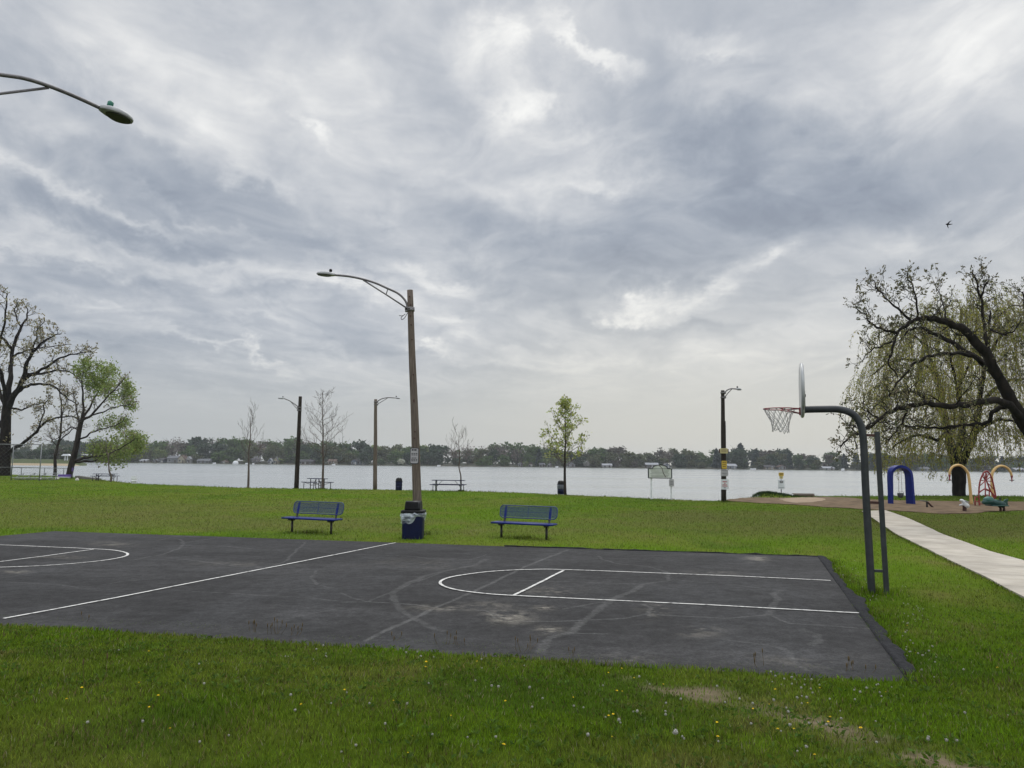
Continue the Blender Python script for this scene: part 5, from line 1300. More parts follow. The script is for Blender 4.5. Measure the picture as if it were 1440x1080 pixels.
# hanging withes from the outer twigs
rg = T.np; cen = np.array(W(1345, 560, YW)); starts = [(np.array(p), np.array(d)) for p, d, w_ in T.tips]
for P, rr in T.wood[1:]:
    for i in range(2, len(P)): starts.append((np.array(P[i]) + rg.normal(size=3) * .5, np.array((P[i] - P[i - 1]).normalized())))
lc, ld = [], []
for q in range(2300):
    p, d = starts[rg.integers(len(starts))]; p = p + rg.normal(size=3) * np.array((.55, .55, .3))
    out = p - cen; out[2] = 0; out = out / (np.linalg.norm(out) + .1)
    low = W(1345, 660, YW).z; Ln = rg.uniform(1.0, 3.6) * (1.0 if p[2] > low + 3 else .8); Ln = min(Ln, max(.5, p[2] - low + rg.uniform(-.5, 1.1)))
    dd = d * .5 + out * .55 + np.array((0, 0, .25)) + rg.normal(size=3) * .25; n = max(4, int(Ln / .28)); P = [p.copy()]; c = p.copy()
    for i in range(n):
        dd = dd * .72 + np.array((0, 0, -.42)) + rg.normal(size=3) * .05; st = dd / np.linalg.norm(dd) * Ln / n; c = c + st; P.append(c.copy())
        for _ in range(4): lc.append(c - st * rg.random() + rg.normal(size=3) * .07); ld.append(st / np.linalg.norm(st))
    T.twigs.append(([Vector(v) for v in P], [.009] * len(P)))
lv = leafquads(np.array(lc), .185, rg, [(.22, .225, .035), (.26, .25, .045), (.175, .19, .03), (.30, .27, .07)], .27, .35, np.array(ld), .25, .55)
T.build('willow_tree', Bw, 'broad weeping willow with thick trunk and yellow-green hanging withes behind the play bed', M_barkdk, lv, M_twig)

# --- left: old oak, half outside the picture
Bo = G(7, 669); YL = Bo.y; k = ppm(YL); T = Tree(31)
cz = lambda L_: [W(a[0] / 3.375, 380 + a[1] / 3.375, YL + (a[2] if len(a) > 2 else 0)) for a in L_]
trk = cz([(22, 975), (22, 930), (26, 800), (30, 690), (38, 610)]); trk.insert(0, Vector((Bo.x, YL, -.4)))
P, rr = T.limb(trk, 9.5 / k, 5.6 / k, 5)
lim = [([(38, 640), (46, 540), (52, 470, 1), (56, 400, 2), (74, 332, 2.5), (100, 270, 3), (124, 232, 3.4), (131, 200, 3.6), (122, 168, 3.8)], 4.2, .6, 9, 1.7), ([(40, 650), (76, 580, -1), (108, 522, -1.6), (124, 452, -2.2), (150, 400, -2.6), (192, 352, -3), (240, 318, -3.4), (290, 300, -3.6)], 4.4, .6, 11, 1.7),
       ([(108, 524, -1.6), (160, 490, -2), (220, 460, -2.4), (270, 425, -2.8), (330, 402, -3), (390, 392, -3.2), (432, 384, -3.3)], 2.6, .5, 11, 1.6), ([(118, 492, -1.8), (160, 496, -1), (210, 488, -.4), (270, 476, .2), (330, 482, .8), (360, 505, 1.1), (385, 532, 1.3)], 2.2, .5, 9, 1.4),
       ([(74, 585, -1), (110, 560, -1), (145, 544, -1.5), (200, 541, -2), (256, 551, -2.4), (298, 590, -2.6), (342, 622, -2.8), (372, 640, -3)], 2.6, .5, 11, 1.4), ([(36, 870, -.4), (66, 846, -.8), (110, 820, -1.2), (168, 772, -1.8), (198, 735, -2.2), (250, 706, -2.6), (340, 694, -3), (388, 720, -3.3)], 3.0, .6, 12, 1.5),
       ([(56, 412, 2), (90, 395, 2.2), (130, 380, 2.5), (190, 368, 3), (250, 362, 3.4), (322, 352, 3.8)], 1.9, .5, 10, 1.4), ([(60, 380, 2), (30, 340, 1), (0, 312, 0), (-30, 280, -1), (-50, 240, -1.5)], 2.6, .6, 10, 1.8), ([(30, 660, 0), (4, 590, .6), (-20, 530, 1.2), (-60, 470, 1.8), (-110, 420, 2)], 3.6, .6, 11, 1.8),
       ([(32, 640, 0), (20, 560, -1), (8, 500, -2), (-8, 450, -2.5), (-10, 380, -3), (10, 300, -3.4), (26, 220, -3.8), (30, 150, -4), (36, 110, -4)], 3.4, .6, 12, 1.7), ([(26, 780, 0), (-20, 690, .5), (-80, 620, 1), (-160, 560, 1.5)], 3.5, .7, 10, 1.8), ([(60, 655, -.5), (110, 662, -.8), (150, 640, -1), (205, 632, -1.2)], 1.6, .4, 8, 1.1),
       ([(26, 900, 0), (-40, 800, -1), (-120, 730, -2)], 3, .7, 9, 1.7), ([(100, 272, 3), (80, 230, 2), (70, 190, 1), (84, 150, .5)], 1.3, .4, 8, 1.1), ([(150, 400, -2.6), (170, 330, -3), (180, 280, -3.3), (215, 240, -3.6)], 1.4, .4, 9, 1.2), ([(172, 770, -1.8), (205, 690, -1.4), (210, 640, -1), (240, 600, -.6)], 1.3, .4, 8, 1.1)]
for L_, r0, r1, n, ln in lim:
    P, rr = T.limb(cz(L_), r0 / k, r1 / k, 6, bend=.04); T.sprout(P, rr, n, ln, 2, .85, .22, .2, 1.0, .6, .6, minr=.016)
lv = tufts(T, 4, .26, [(.20, .18, .10), (.26, .23, .13), (.15, .145, .07), (.30, .26, .17)], .10, .5, .9, keep=.62)
T.build('oak_tree', Bo, 'large old oak cut by the left edge, crooked bare limbs with pale budding tufts', M_barkdk, lv, M_barkdk)

# --- leaning tree with fresh green clouds on its right side
Bl = G(96.5, 671.5); YT = Bl.y; k = ppm(YT); T = Tree(47)
cz = lambda L_: [W(a[0] / 3.375, 380 + a[1] / 3.375, YT + (a[2] if len(a) > 2 else 0)) for a in L_]
trk = cz([(326, 975), (338, 930), (352, 880), (366, 820), (374, 770), (384, 722)]); trk[0].z = -.4
T.limb(trk, 4.6 / k, 3.3 / k, 5)
lim = [([(380, 740), (370, 700, .5), (362, 650, 1), (352, 600, 1.5), (342, 550, 2)], 1.6, .4, 9, 1.3, 1), ([(384, 722), (392, 690), (396, 640), (392, 580), (390, 520), (398, 470), (404, 430)], 2.2, .5, 10, 1.5, 1), ([(384, 725), (400, 708, -1), (440, 682, -1.5), (480, 635, -2), (520, 590, -2.5), (565, 545, -3), (592, 508, -3.2)], 2.2, .5, 11, 1.5, 1),
       ([(388, 712), (420, 660, 1), (450, 605, 1.6), (480, 550, 2.2), (510, 505, 2.6), (530, 470, 3)], 1.8, .4, 10, 1.4, 1), ([(372, 800), (400, 795, 0), (432, 772, -.5), (480, 755, -1), (530, 742, -1.5), (575, 722, -2), (592, 700, -2)], 1.6, .4, 10, 1.2, 1), ([(358, 905), (395, 893, -1), (432, 886, -1.5), (500, 876, -2), (545, 858, -2.5), (590, 835, -3), (640, 800, -3.4)], 2.0, .5, 12, 1.6, 1),
       ([(354, 912), (400, 908, 1), (450, 905, 1.5), (510, 885, 2), (560, 850, 2.4), (610, 830, 2.6), (650, 825, 2.8)], 1.8, .5, 12, 1.6, 1), ([(430, 690, -1.4), (490, 672, -2), (545, 650, -2.5), (600, 640, -3), (625, 640, -3)], 1.2, .4, 9, 1.2, 1), ([(378, 760), (340, 745, 1), (300, 770, 1.8), (270, 800, 2.4), (240, 800, 3)], 1.2, .4, 8, 1.1, 0)]
for L_, r0, r1, n, ln, _ in lim:
    P, rr = T.limb(cz(L_), r0 / k, r1 / k, 5, bend=.03); T.sprout(P, rr, n, ln, 2, .85, .3, .3, 1.0, .6, .45, minr=.014)
# where on the crown the leaves are out
clouds = [(405, 465, 55), (440, 450, 35), (520, 485, 52), (500, 560, 60), (560, 560, 55), (600, 590, 40), (590, 545, 35), (615, 645, 28), (535, 730, 45), (580, 720, 32), (590, 820, 80), (640, 840, 50), (510, 860, 60), (650, 790, 38), (460, 860, 45), (560, 890, 50), (440, 530, 40)]
cw = [(W(a / 3.375, 380 + b_ / 3.375, YT), r / 3.375 / k) for a, b_, r in clouds]
def inleaf(p):
    v = max(math.exp(-(((p.x - c.x) / r) ** 2 + ((p.z - c.z) / r) ** 2) * 1.1) for c, r in cw)
    return 1.0 if v > .42 else (.10 if v > .2 else .03)
extra = []
for c, r in cw:
    for _ in range(int(170 * r)):
        v = T.np.normal(size=3); v /= np.linalg.norm(v); s_ = T.np.random() ** .45
        p = Vector((c.x + v[0] * r * s_, c.y + v[1] * r * 1.1 * s_, c.z + v[2] * r * .8 * s_)); 
        if vnoise(np.array(p.x * 1.1 + p.y), np.array(p.z * 1.5), 3) > .42: extra.append((p, Vector((v[0], v[1], v[2] * .5 + .3)), 1.0))
T.tips += extra
lv = tufts(T, 5, .24, [(.20, .26, .065), (.235, .295, .08), (.165, .22, .055), (.26, .31, .10)], .26, .5, .9, where=inleaf)
lv2c = np.array([np.array(p) for p, d, w_ in T.tips[:len(T.tips) - len(extra)]]); sel = T.np.random(len(lv2c)) < .5
l2 = leafquads(lv2c[sel] + T.np.normal(size=(sel.sum(), 3)) * .1, .26, T.np, [(.24, .22, .14), (.17, .17, .09), (.28, .25, .18)], .5)
lv = (np.concatenate([lv[0], l2[0]]), np.concatenate([lv[1], l2[1]]))
T.build('leaning_tree', Bl, 'leaning shore tree with bright green leaf clouds on its right side', M_bark, lv, M_twig)

# --- thin tree between them
Bt = G(77.5, 670.5); Y2 = Bt.y + 2; k = ppm(Y2); T = Tree(53); cz = lambda L_: [W(a[0] / 3.375, 380 + a[1] / 3.375, Y2 + (a[2] if len(a) > 2 else 0)) for a in L_]
q = cz([(260, 975), (263, 900), (268, 855), (282, 808), (290, 740), (292, 690), (290, 630), (284, 570), (286, 520)]); q[0].z = -.3
for L_, r0, r1 in ((q, 2.4, .5), (cz([(281, 812), (310, 785), (345, 755), (380, 735), (410, 700)]), 1.1, .3), (cz([(272, 840), (255, 815, 1), (238, 785, 1.5), (228, 750, 2)]), .9, .3), (cz([(291, 700), (305, 650, -1), (318, 600, -1.5), (322, 560, -2)]), .8, .3)):
    P, rr = T.limb(L_, r0 / k, r1 / k, 5, bend=.03); T.sprout(P, rr, 9, 1.2, 2, .85, .3, .35, 1.0, .6, .5, minr=.012)
lv = tufts(T, 2, .22, [(.24, .22, .14), (.18, .17, .10)], .1, .5, keep=.4)
T.build('slender_tree', Bt, 'thin forked tree with sparse pale tufts between the old oak and the leaning tree', M_bark, lv, M_twig)

# --- saplings on the lawn
def sapling(px, py, top, label, seed, base_px, shape, leaves=None, r0=1.9, fork=.3, nb=20, ln=1.5, up=.5, spread=.75, bark=None, lean=0.0, depth=2, tm=None, minr=.008):
    B = G(px, py); Y = B.y; k = ppm(Y); T = Tree(seed); tp = W(px + lean, top, Y); n = 7
    st = [B + (tp - B) * (i / n) + Vector((T.rng.gauss(0, .035), T.rng.gauss(0, .035), 0)) * (1 if i else 0) for i in range(n + 1)]; st[0].z = -.2
    P, rr = T.limb(st, r0 / k, .3 / k, 5)
    hgt = tp.z; m = len(P)
    for i in range(nb):
        f = fork + (1 - fork) * (i + T.rng.random() * .8) / nb * .97; j = min(m - 2, int(f * (m - 1))); u = (f - fork) / (1 - fork)
        a = i * 2.4 + T.rng.gauss(0, .4); L_ = ln * shape(u) * T.rng.uniform(.8, 1.15); d = Vector((math.cos(a), math.sin(a), up * (.45 + 1.5 * u))).normalized()
        T.shoot(P[j].lerp(P[j + 1], .5), d, L_, max(minr, .42 * rr[j]), depth, spread, up * .5, .5, .28, 0, minr, 6)
    lv = leaves(T) if leaves else None
    return T.build('sapling_tree', B, label, bark or M_twig, lv, tm or M_twig, 'tree', 'saplings on the lawn', 8)
sapling(349, 685.8, 589, 'small bare sapling with few upswept branches left of the dark leaning lamp pole', 61, 0, lambda u: 1 - .35 * u, None, 1.8, .40, 10, 1.75, .95, .6, depth=2, minr=.011, lean=3)
sapling(453.5, 687.6, 551, 'tall bare cone-shaped sapling standing through the askew picnic table', 63, 0, lambda u: (1.0 - .80 * u) * (.55 + .45 * min(1, u * 5)), None, 2.0, .24, 30, 2.5, .50, .7, depth=2, minr=.012)
sapling(648, 690.6, 613, 'small bare sapling rising behind the long blue picnic table', 67, 0, lambda u: 1 - .4 * u, None, 1.4, .40, 13, 1.45, .75, .65, depth=2, minr=.010, lean=-3)
sapling(155.5, 677.4, 626, 'little bare sapling in front of the drooping green branch', 71, 0, lambda u: 1 - .5 * u, None, 1.5, .52, 9, 1.3, 1.1, .5, depth=1, minr=.014, lean=-6)
sapling(795, 695.2, 562, 'young leafing sapling beside the grey lined bin, pale yellow-green leaves', 73, 0, lambda u: (1.0 - .88 * u) * (.75 + .25 * min(1, u * 4)), lambda T: tufts(T, 7, .17, [(.27, .31, .07), (.32, .35, .09), (.21, .25, .06), (.36, .38, .14)], .10, .55, .9, keep=.55), 2.5, .28, 28, 2.0, .60, .7, bark=M_bark, tm=M_twig, minr=.009)
# ---------- the far shore: each tree, house and boat by itself
LX = [(-400, 20), (20, 20), (60, 22), (85, 30), (130, 30), (170, 28), (200, 31), (215, 34), (232, 31), (245, 33), (262, 31), (280, 34), (300, 33), (320, 36), (350, 35), (380, 34), (400, 35), (440, 33), (480, 31), (520, 28), (560, 28), (600, 30), (625, 29), (640, 26), (680, 27),
      (705, 30), (720, 33), (745, 29), (760, 31), (790, 26), (830, 27), (860, 28), (895, 25), (940, 24), (985, 24), (1005, 27), (1025, 26), (1038, 32), (1050, 30), (1062, 25), (1090, 26), (1110, 24), (1130, 23), (1170, 22), (1220, 23), (1300, 22), (1440, 22), (1900, 24)]
lx = np.array([a for a, _ in LX]); lh = np.array([b_ for _, b_ in LX])
def blob_tree(name, seed, h, w_, cols, kind):
    rg = np.random.default_rng(seed); c, sz = [], []
    th = h * (.30 if kind == 'broad' else .12)
    if kind == 'cone':
        n = 620; z = rg.random(n) ** 1.25; r = w_ * .5 * (1 - z) ** .8 * (.45 + .55 * rg.random(n) ** .5); a = rg.random(n) * 6.283
        c = np.stack([r * np.cos(a), r * np.sin(a), .06 * h + z * h * .94], 1)
    elif kind == 'bare':
        n = 430; nb = 9; cc = np.stack([rg.normal(0, w_ * .22, nb), rg.normal(0, w_ * .22, nb), h * rg.uniform(.40, .88, nb)], 1); i = rg.integers(0, nb, n)
        c = cc[i] + rg.normal(size=(n, 3)) * np.array((w_ * .13, w_ * .13, h * .10))
    elif kind == 'blossom':
        n = 480; v = rg.normal(size=(n, 3)); v /= np.linalg.norm(v, axis=1)[:, None]; s = rg.random(n)[:, None] ** .4; c = v * s * np.array((w_ * .5, w_ * .5, h * .48)) + np.array((0, 0, h * .52)); c += rg.normal(size=c.shape) * .18
    else:
        nb = 18; a = rg.random(nb) * 6.283; u = rg.random(nb); z = .10 + .80 * u; rad = w_ * .40 * np.sqrt(np.clip(1 - ((z - .50) / .52) ** 2, .05, 1)) * rg.uniform(.5, 1, nb)
        cc = np.stack([rad * np.cos(a), rad * np.sin(a), z * h], 1); n = 1150; i = rg.integers(0, nb, n); v = rg.normal(size=(n, 3)); v /= np.linalg.norm(v, axis=1)[:, None]
        s = rg.random(n)[:, None] ** .5; rb = (w_ * rg.uniform(.16, .27, nb))[i][:, None]; c = cc[i] + v * s * rb * np.array((1, 1, .8))
    size = {'cone': .9, 'bare': .62, 'blossom': .8}.get(kind, 1.0)
    tint = np.array(cols)
    V, CL = leafquads(c, size, rg, tint, .8, None, None, .22)
    if kind == 'cone': pass
    V[:, 2] = np.maximum(V[:, 2], .15)
    # stem and boughs
    mb = MB(); mb.tube([(0, 0, -1.2), (.1, 0, h * .25), (0, .1, h * .5), (.05, 0, h * .85)], [h * .018, h * .014, h * .010, .04], 6, False)
    q = random.Random(seed)
    for b_ in range(24 if kind == 'bare' else 7):
        z = h * q.uniform(.25, .7); a = q.uniform(0, 6.28); l = w_ * q.uniform(.25, .5); mb.tube([(0, 0, z), (l * .5 * math.cos(a), l * .5 * math.sin(a), z + l * .45), (l * math.cos(a), l * math.sin(a), z + l * 1.05)], [h * .007, .06, .03], 3, False)
    BV = np.array(mb.v); BF = np.array(mb.f)
    V2 = np.concatenate([BV, V]); CC = np.concatenate([np.tile((.05, .045, .04), (len(BV), 1)), CL]); FQ = np.concatenate([BF, np.arange(len(V)).reshape(-1, 4) + len(BV)])
    mi = np.concatenate([np.zeros(len(BF), np.int32), np.ones(len(V) // 4, np.int32)])
    ob = fast_mesh(name, V2, FQ, 4, [M_bark, M_needle], CC, None, False, mi); C.objects.unlink(ob); return ob
KINDS = {
 'green': ([(.070, .112, .034), (.082, .132, .038), (.056, .096, .032)], 'broad', 'fresh green round-headed tree'),
 'lime': ([(.14, .18, .055), (.16, .20, .06), (.12, .16, .055)], 'broad', 'pale lime-green tree just leafing out'),
 'olive': ([(.082, .098, .042), (.10, .112, .05), (.070, .084, .038)], 'broad', 'dull olive-brown round tree'),
 'dark': ([(.038, .062, .034), (.048, .074, .040), (.030, .052, .030)], 'broad', 'deep green heavy-crowned tree'),
 'bare': ([(.15, .132, .108), (.18, .155, .125), (.12, .105, .09)], 'bare', 'grey-brown tree still bare of leaves'),
 'brown': ([(.085, .074, .056), (.10, .086, .066), (.072, .066, .05)], 'broad', 'purplish brown budding tree'),
 'cone': ([(.030, .048, .042), (.038, .058, .048), (.024, .040, .036)], 'cone', 'dark pointed conifer'),
}
protos = {}
for kn, (cols, shp, lab) in KINDS.items():
    protos[kn] = [blob_tree('conifer' if shp == 'cone' else 'broadleaf_tree', 100 + 7 * i + sum(map(ord, kn)), 10.0, {'cone': 5.0, 'bare': 8.0}.get(shp, 8.6), cols, shp) for i in range(4 if shp == 'broad' else 2)]
def region(px):
    for lim, txt in ((60, 'past the old oak at left'), (135, 'past the leaning tree'), (210, 'right of the leaning tree'), (340, 'around the pale gabled houses'), (415, 'behind the small bare sapling'), (455, 'by the cone-shaped sapling'),
                     (527, 'left of the slim lamp pole'), (580, 'right of the slim lamp pole'), (655, 'right of the tall lamp pole'), (740, 'left of the leafing sapling'), (840, 'around the leafing sapling'), (910, 'left of the arched board'),
                     (1012, 'left of the dark sign pole'), (1085, 'right of the dark sign pole'), (1205, 'under the basketball rim'), (1300, 'behind the blue swing')):
        if px < lim: return txt
    return 'behind the willow trunk'
rnd = random.Random(5)
MIX = [(-999, ['dark', 'cone', 'olive', 'green', 'dark']), (130, ['green', 'olive', 'green', 'bare', 'dark', 'lime']), (230, ['green', 'bare', 'olive', 'green', 'brown', 'dark']), (320, ['green', 'lime', 'green', 'bare', 'olive', 'green']), (440, ['green', 'dark', 'olive', 'green', 'lime']), (600, ['green', 'olive', 'dark', 'bare', 'green']),
       (700, ['green', 'lime', 'bare', 'green', 'olive']), (800, ['bare', 'brown', 'olive', 'olive', 'dark', 'green']), (990, ['green', 'dark', 'cone', 'green', 'olive', 'brown']), (1060, ['dark', 'olive', 'green', 'brown', 'cone', 'olive', 'dark']), (1160, ['olive', 'green', 'dark', 'brown', 'cone'])]
def far_tree(px, Y, hpx, kn, wf=1.0, label=None):
    p = rnd.choice(protos[kn]); o = p.copy(); C.objects.link(o); d = ray(px, 656); x = d.x / d.y * Y
    yw = W(px, 656, Y); h = hpx / ppm(Y); s = h / 10.0
    o.location = (x, Y, WATER + .5 - .1 + 1.2 * float(ss(5, 90, Y - 530)) - .2); o.scale = (s * wf, s * wf, s); o.rotation_euler = (0, 0, rnd.uniform(0, 6.28))
    tag(o, (label or f'{KINDS[kn][2]} across the lake {region(px)}'), 'tree', 'trees along the far shore'); return o
nf = 0
for row, (Y0, step, hf) in enumerate(((598, 20, 1.0), (568, 20, .92), (546, 23, .68))):
    px = -110.0 + row * 5
    while px < 1560:
        hp = float(np.interp(px, lx, lh)); kinds = [k_ for a, k_ in MIX if a <= px][-1]; kn = rnd.choice(kinds)
        if row == 2 and rnd.random() < .30: px += step; continue
        if row == 2 and kn in ('bare',): kn = 'olive'
        if row == 0 and kn == 'cone' and rnd.random() < .6: kn = 'dark'
        h = hp * hf * rnd.uniform(.80, 1.06) * (1.04 if kn in ('bare', 'cone') else 1); wf = rnd.uniform(1.05, 1.5)
        edge = px < -60 or px > 1500
        far_tree(px + rnd.uniform(-4, 4), Y0 + rnd.uniform(-9, 9), h, kn, wf); nf += 1
        px += step * rnd.uniform(.75, 1.2) * (1.9 if edge else 1)
print('far trees', nf)
px = -100.0                                # shrubs and young trees down by the water
while px < 1550:
    kn = rnd.choice([k_ for a, k_ in MIX if a <= px][-1]); kn = 'olive' if kn in ('bare', 'cone') else kn
    far_tree(px, rnd.uniform(539, 549), rnd.uniform(7, 12), kn, 1.9); px += rnd.uniform(20, 36) * (1.9 if px < -60 or px > 1500 else 1)
for px, h, kn, Y in ((33, 17, 'dark', 545), (66, 15, 'cone', 550), (70, 20, 'bare', 570), (758, 24, 'cone', 541), (1008, 27, 'cone', 545), (1041, 31, 'dark', 548), (1064, 26, 'cone', 560), (1085, 20, 'dark', 545), (1110, 23, 'cone', 548), (430, 26, 'dark', 560)):
    far_tree(px, Y, h, kn, 1.0, {33: 'dark rounded evergreen standing alone beyond the backstop fence', 758: 'dark pointed conifer on the far shore seen just left of the leafing sapling trunk', 1041: 'tall dark evergreen rising above the far tree line right of the sign pole'}.get(px))
for px, wpx, hpx, colr, lab in ((360, 15, 9.5, [(.26, .25, .26), (.32, .31, .32), (.20, .20, .20)], 'pale lilac blossoming tree on the far shore behind the small bare sapling'), (564, 10.5, 8, [(.42, .44, .36), (.5, .5, .42), (.36, .38, .3)], 'round white blossoming tree on the far bank between the two lamp poles'),
                                (825, 8, 8, [(.24, .25, .23), (.3, .3, .28)], 'greyish blossoming tree on the far bank right of the leafing sapling')):
    Y = 536; o = blob_tree('blossom_tree', int(px), hpx / ppm(Y), wpx / ppm(Y), colr, 'blossom'); C.objects.link(o); o.location = (W(px, 656, Y).x, Y, WATER + .7); tag(o, lab, 'tree')
# houses: px centre, width px, wall height px, roof px, walls, roof colour, gable towards us?
WC = {'white': (.38, .38, .37), 'cream': (.36, .33, .25), 'grey': (.20, .22, .26), 'tan': (.30, .26, .21), 'brown': (.085, .07, .062), 'slate': (.12, .145, .19), 'pale': (.22, .23, .24)}
RC = {'g': (.13, .135, .145), 'd': (.06, .06, .065), 'b': (.12, .09, .075), 'l': (.28, .29, .31)}
_hm = {}
def hm(kind, key):
    if (kind, key) not in _hm: _hm[(kind, key)] = mat(f'{kind}_{key}', (WC if kind == 'house_wall' else RC)[key], None, .6, rough=.9)
    return _hm[(kind, key)]
M_glass = mat('dark_window_glass', (.03, .035, .045), (.05, .055, .065), 2, rough=.15); M_trim = mat('house_trim', (.42, .42, .41), rough=.8)
def house(px, wpx, hpx, rpx, wall, roof, gable, label, Y=538, dep=7.0, rz=0.0):
    k = ppm(Y); w_, h, r = wpx / k, hpx / k, rpx / k; zb = WATER + .25
    t = thing('lake_house', (W(px, 656, Y).x, Y, zb), rz, label, 'house', 'houses on the far shore')
    mb = MB(); mb.box((0, 0, h / 2 - .3), (w_, dep, h + .6))
    if gable: mb.prism([(-w_ / 2, 0), (w_ / 2, 0), (0, r)], dep, (0, 0, h + .001))
    else:
        for s in (-1, 1): mb.prism([(-dep / 2, 0), (dep / 2, 0), (0, r)], .25, (s * (w_ / 2 - .13), 0, h + .001), (0, 1, 0), (0, 0, 1))
    mb.build('wall', hm('house_wall', wall), t)
    mb = MB(); o = .45
    if gable:
        for s in (-1, 1): mb.bar(Vector((s * (w_ / 2 + o), 0, h - o * 2 * r / w_ + .12)), Vector((0, 0, r + h + .14)), dep + 2 * o, .22, Vector((0, 0, 1)))
    else:
        for s in (-1, 1): mb.bar(Vector((0, s * (dep / 2 + o), h - o * 2 * r / dep + .12)), Vector((0, 0, r + h + .14)), w_ + 2 * o, .22, Vector((0, 0, 1)))
    rf = mb.build('roof', hm('house_roof', roof), t)
    mb = MB(); mb.box((w_ * .22, 1.0, h + r + .2), (.8, .8, 1.6)); mb.build('chimney', hm('house_wall', 'brown'), rf)
    nwin = max(2, int(w_ / 2.6)); rows = 2 if h > 4.6 else 1
    for ri in range(rows):
        for i in range(nwin):
            x = -w_ / 2 + w_ * (i + .5) / nwin; z = h * ((ri + .55) / rows)
            if i == nwin // 2 and ri == 0:
                mb = MB(); mb.box((x, -dep / 2 - .03, 1.0), (1.0, .08, 2.1)); mb.build('door', M_trim if wall not in ('white', 'cream', 'pale') else hm('house_wall', 'brown'), t); continue
            mb = MB(); mb.box((x, -dep / 2 - .03, z), (1.45, .08, 1.5)); wi = mb.build('window', M_trim, t); mb = MB(); mb.box((x, -dep / 2 - .075, z), (1.15, .05, 1.2)); mb.build('pane', M_glass, wi)
    return t
house(204, 9, 2.6, 1.8, 'white', 'l', False, 'small white cottage on the far shore at the edge of the green branch'); house(221, 6, 3, 2, 'pale', 'g', True, 'pale little house on the far shore left of the big grey one')
house(245, 15, 6.5, 3.2, 'pale', 'g', False, 'large pale grey house on the far shore with a cream gable beside it', 540); house(257.5, 9, 6.2, 4.6, 'cream', 'b', True, 'cream gabled house front on the far shore next to the large grey one', 537); house(267.5, 3.6, 6.5, 2.5, 'white', 'l', True, 'narrow white house on the far shore right of the cream gable', 537)
house(229, 6, 4, 2, 'slate', 'd', False, 'dark slate house half hidden on the far shore'); house(288, 17, 3.2, 2.8, 'pale', 'g', False, 'low pale cottage with grey roof left of the white boats'); house(316, 6, 2.4, 1.6, 'tan', 'b', True, 'small tan shed on the far bank')
house(381.5, 5, 4.2, 3.4, 'slate', 'l', True, 'small blue-grey gabled house on the far shore left of the dark lamp pole'); house(389.5, 5.4, 5.5, 4.4, 'cream', 'g', True, 'steep cream gabled house just left of the dark lamp pole'); house(431, 20, 3.8, 2.6, 'brown', 'd', False, 'long dark brown house on the far shore behind the cone-shaped sapling')
house(468, 10, 4.4, 2.8, 'tan', 'b', False, 'tan house with brown roof right of the cone-shaped sapling'); house(499, 8, 5, 2.6, 'slate', 'd', True, 'slate gabled house left of the slim lamp pole'); house(508.5, 12, 5.6, 2.8, 'grey', 'd', False, 'two-storey grey house with white windows left of the slim lamp pole', 540)
house(732, 6, 3.6, 2, 'pale', 'g', True, 'pale house on the far shore left of the white cottages'); house(746, 5, 2.6, 2, 'tan', 'b', True, 'small tan cottage between the white ones'); house(762, 7, 3, 2.2, 'white', 'g', False, 'white cottage just left of the dark conifer'); house(773, 6, 3.4, 2.2, 'white', 'd', True, 'white gabled cottage behind the leafing sapling')
house(802, 12, 4, 3.4, 'pale', 'g', True, 'pale grey gabled house just right of the leafing sapling trunk'); house(853, 13, 3, 2.2, 'white', 'l', False, 'low white house on the far shore left of the arched board'); house(916, 17, 4.6, 2.4, 'brown', 'l', False, 'long dark house with pale roof behind the arched board'); house(937, 7, 3.6, 3, 'slate', 'g', True, 'slate house with white trim right above the arched board')
house(1028, 12, 4, 2.8, 'grey', 'l', False, 'grey house on the far shore just right of the sign pole'); house(1080, 13, 3.2, 2.2, 'tan', 'd', False, 'tan house on the far shore below the basketball net'); house(1098, 10, 3.4, 2.8, 'pale', 'b', True, 'pale gabled house behind the sign post'); house(1163, 15, 2.4, 2, 'white', 'l', False, 'low white house on the far shore right of the sign post')
house(1250, 10, 3, 2, 'pale', 'g', False, 'pale house on the far shore left of the blue swing'); house(1297, 13, 3, 2.4, 'grey', 'g', False, 'grey house on the far shore right of the blue swing'); house(1430, 13, 3, 2.4, 'pale', 'l', False, 'pale house on the far shore at the right edge')
# boats and a white pergola
def boat(px, wpx, label, cover=None, Y=524, tall=1.0):
    k = ppm(Y); L_ = wpx / k; t = thing('moored_boat', (W(px, 656, Y).x, Y, WATER), 0, label, 'boat', 'boats moored on the far shore'); n = 9; vs = []
    for i in range(n):
        u = i / (n - 1); x = (u - .5) * L_; wv_ = L_ * .16 * (1 - max(0, u - .45) ** 2 * 3.2); 
        for y, z in ((-wv_, .75 + .25 * u), (-wv_ * .7, .0), (0, -.25), (wv_ * .7, .0), (wv_, .75 + .25 * u)): vs.append((x, y, z * tall))
    fs = [(i * 5 + j, i * 5 + j + 1, (i + 1) * 5 + j + 1, (i + 1) * 5 + j) for i in range(n - 1) for j in range(4)] + [(0, 4, 3, 2, 1)] + [(i * 5, (i + 1) * 5, (i + 1) * 5 + 4, i * 5 + 4) for i in range(n - 1)]
    mb = MB(); mb.add(vs, fs); mb.build('hull', M_white, t)
    mb = MB(); mb.box((-L_ * .05, 0, 1.05 * tall), (L_ * .35, L_ * .2, .55), None, 0, .12); mb.build('windscreen' if not cover else 'canopy', M_glass if not cover else M_white, t)
    if cover: mb = MB(); mb.sphere((0, 0, .8), (L_ * .5, L_ * .22, cover), 14, 8); mb.build('cover', M_white, t)
    return t
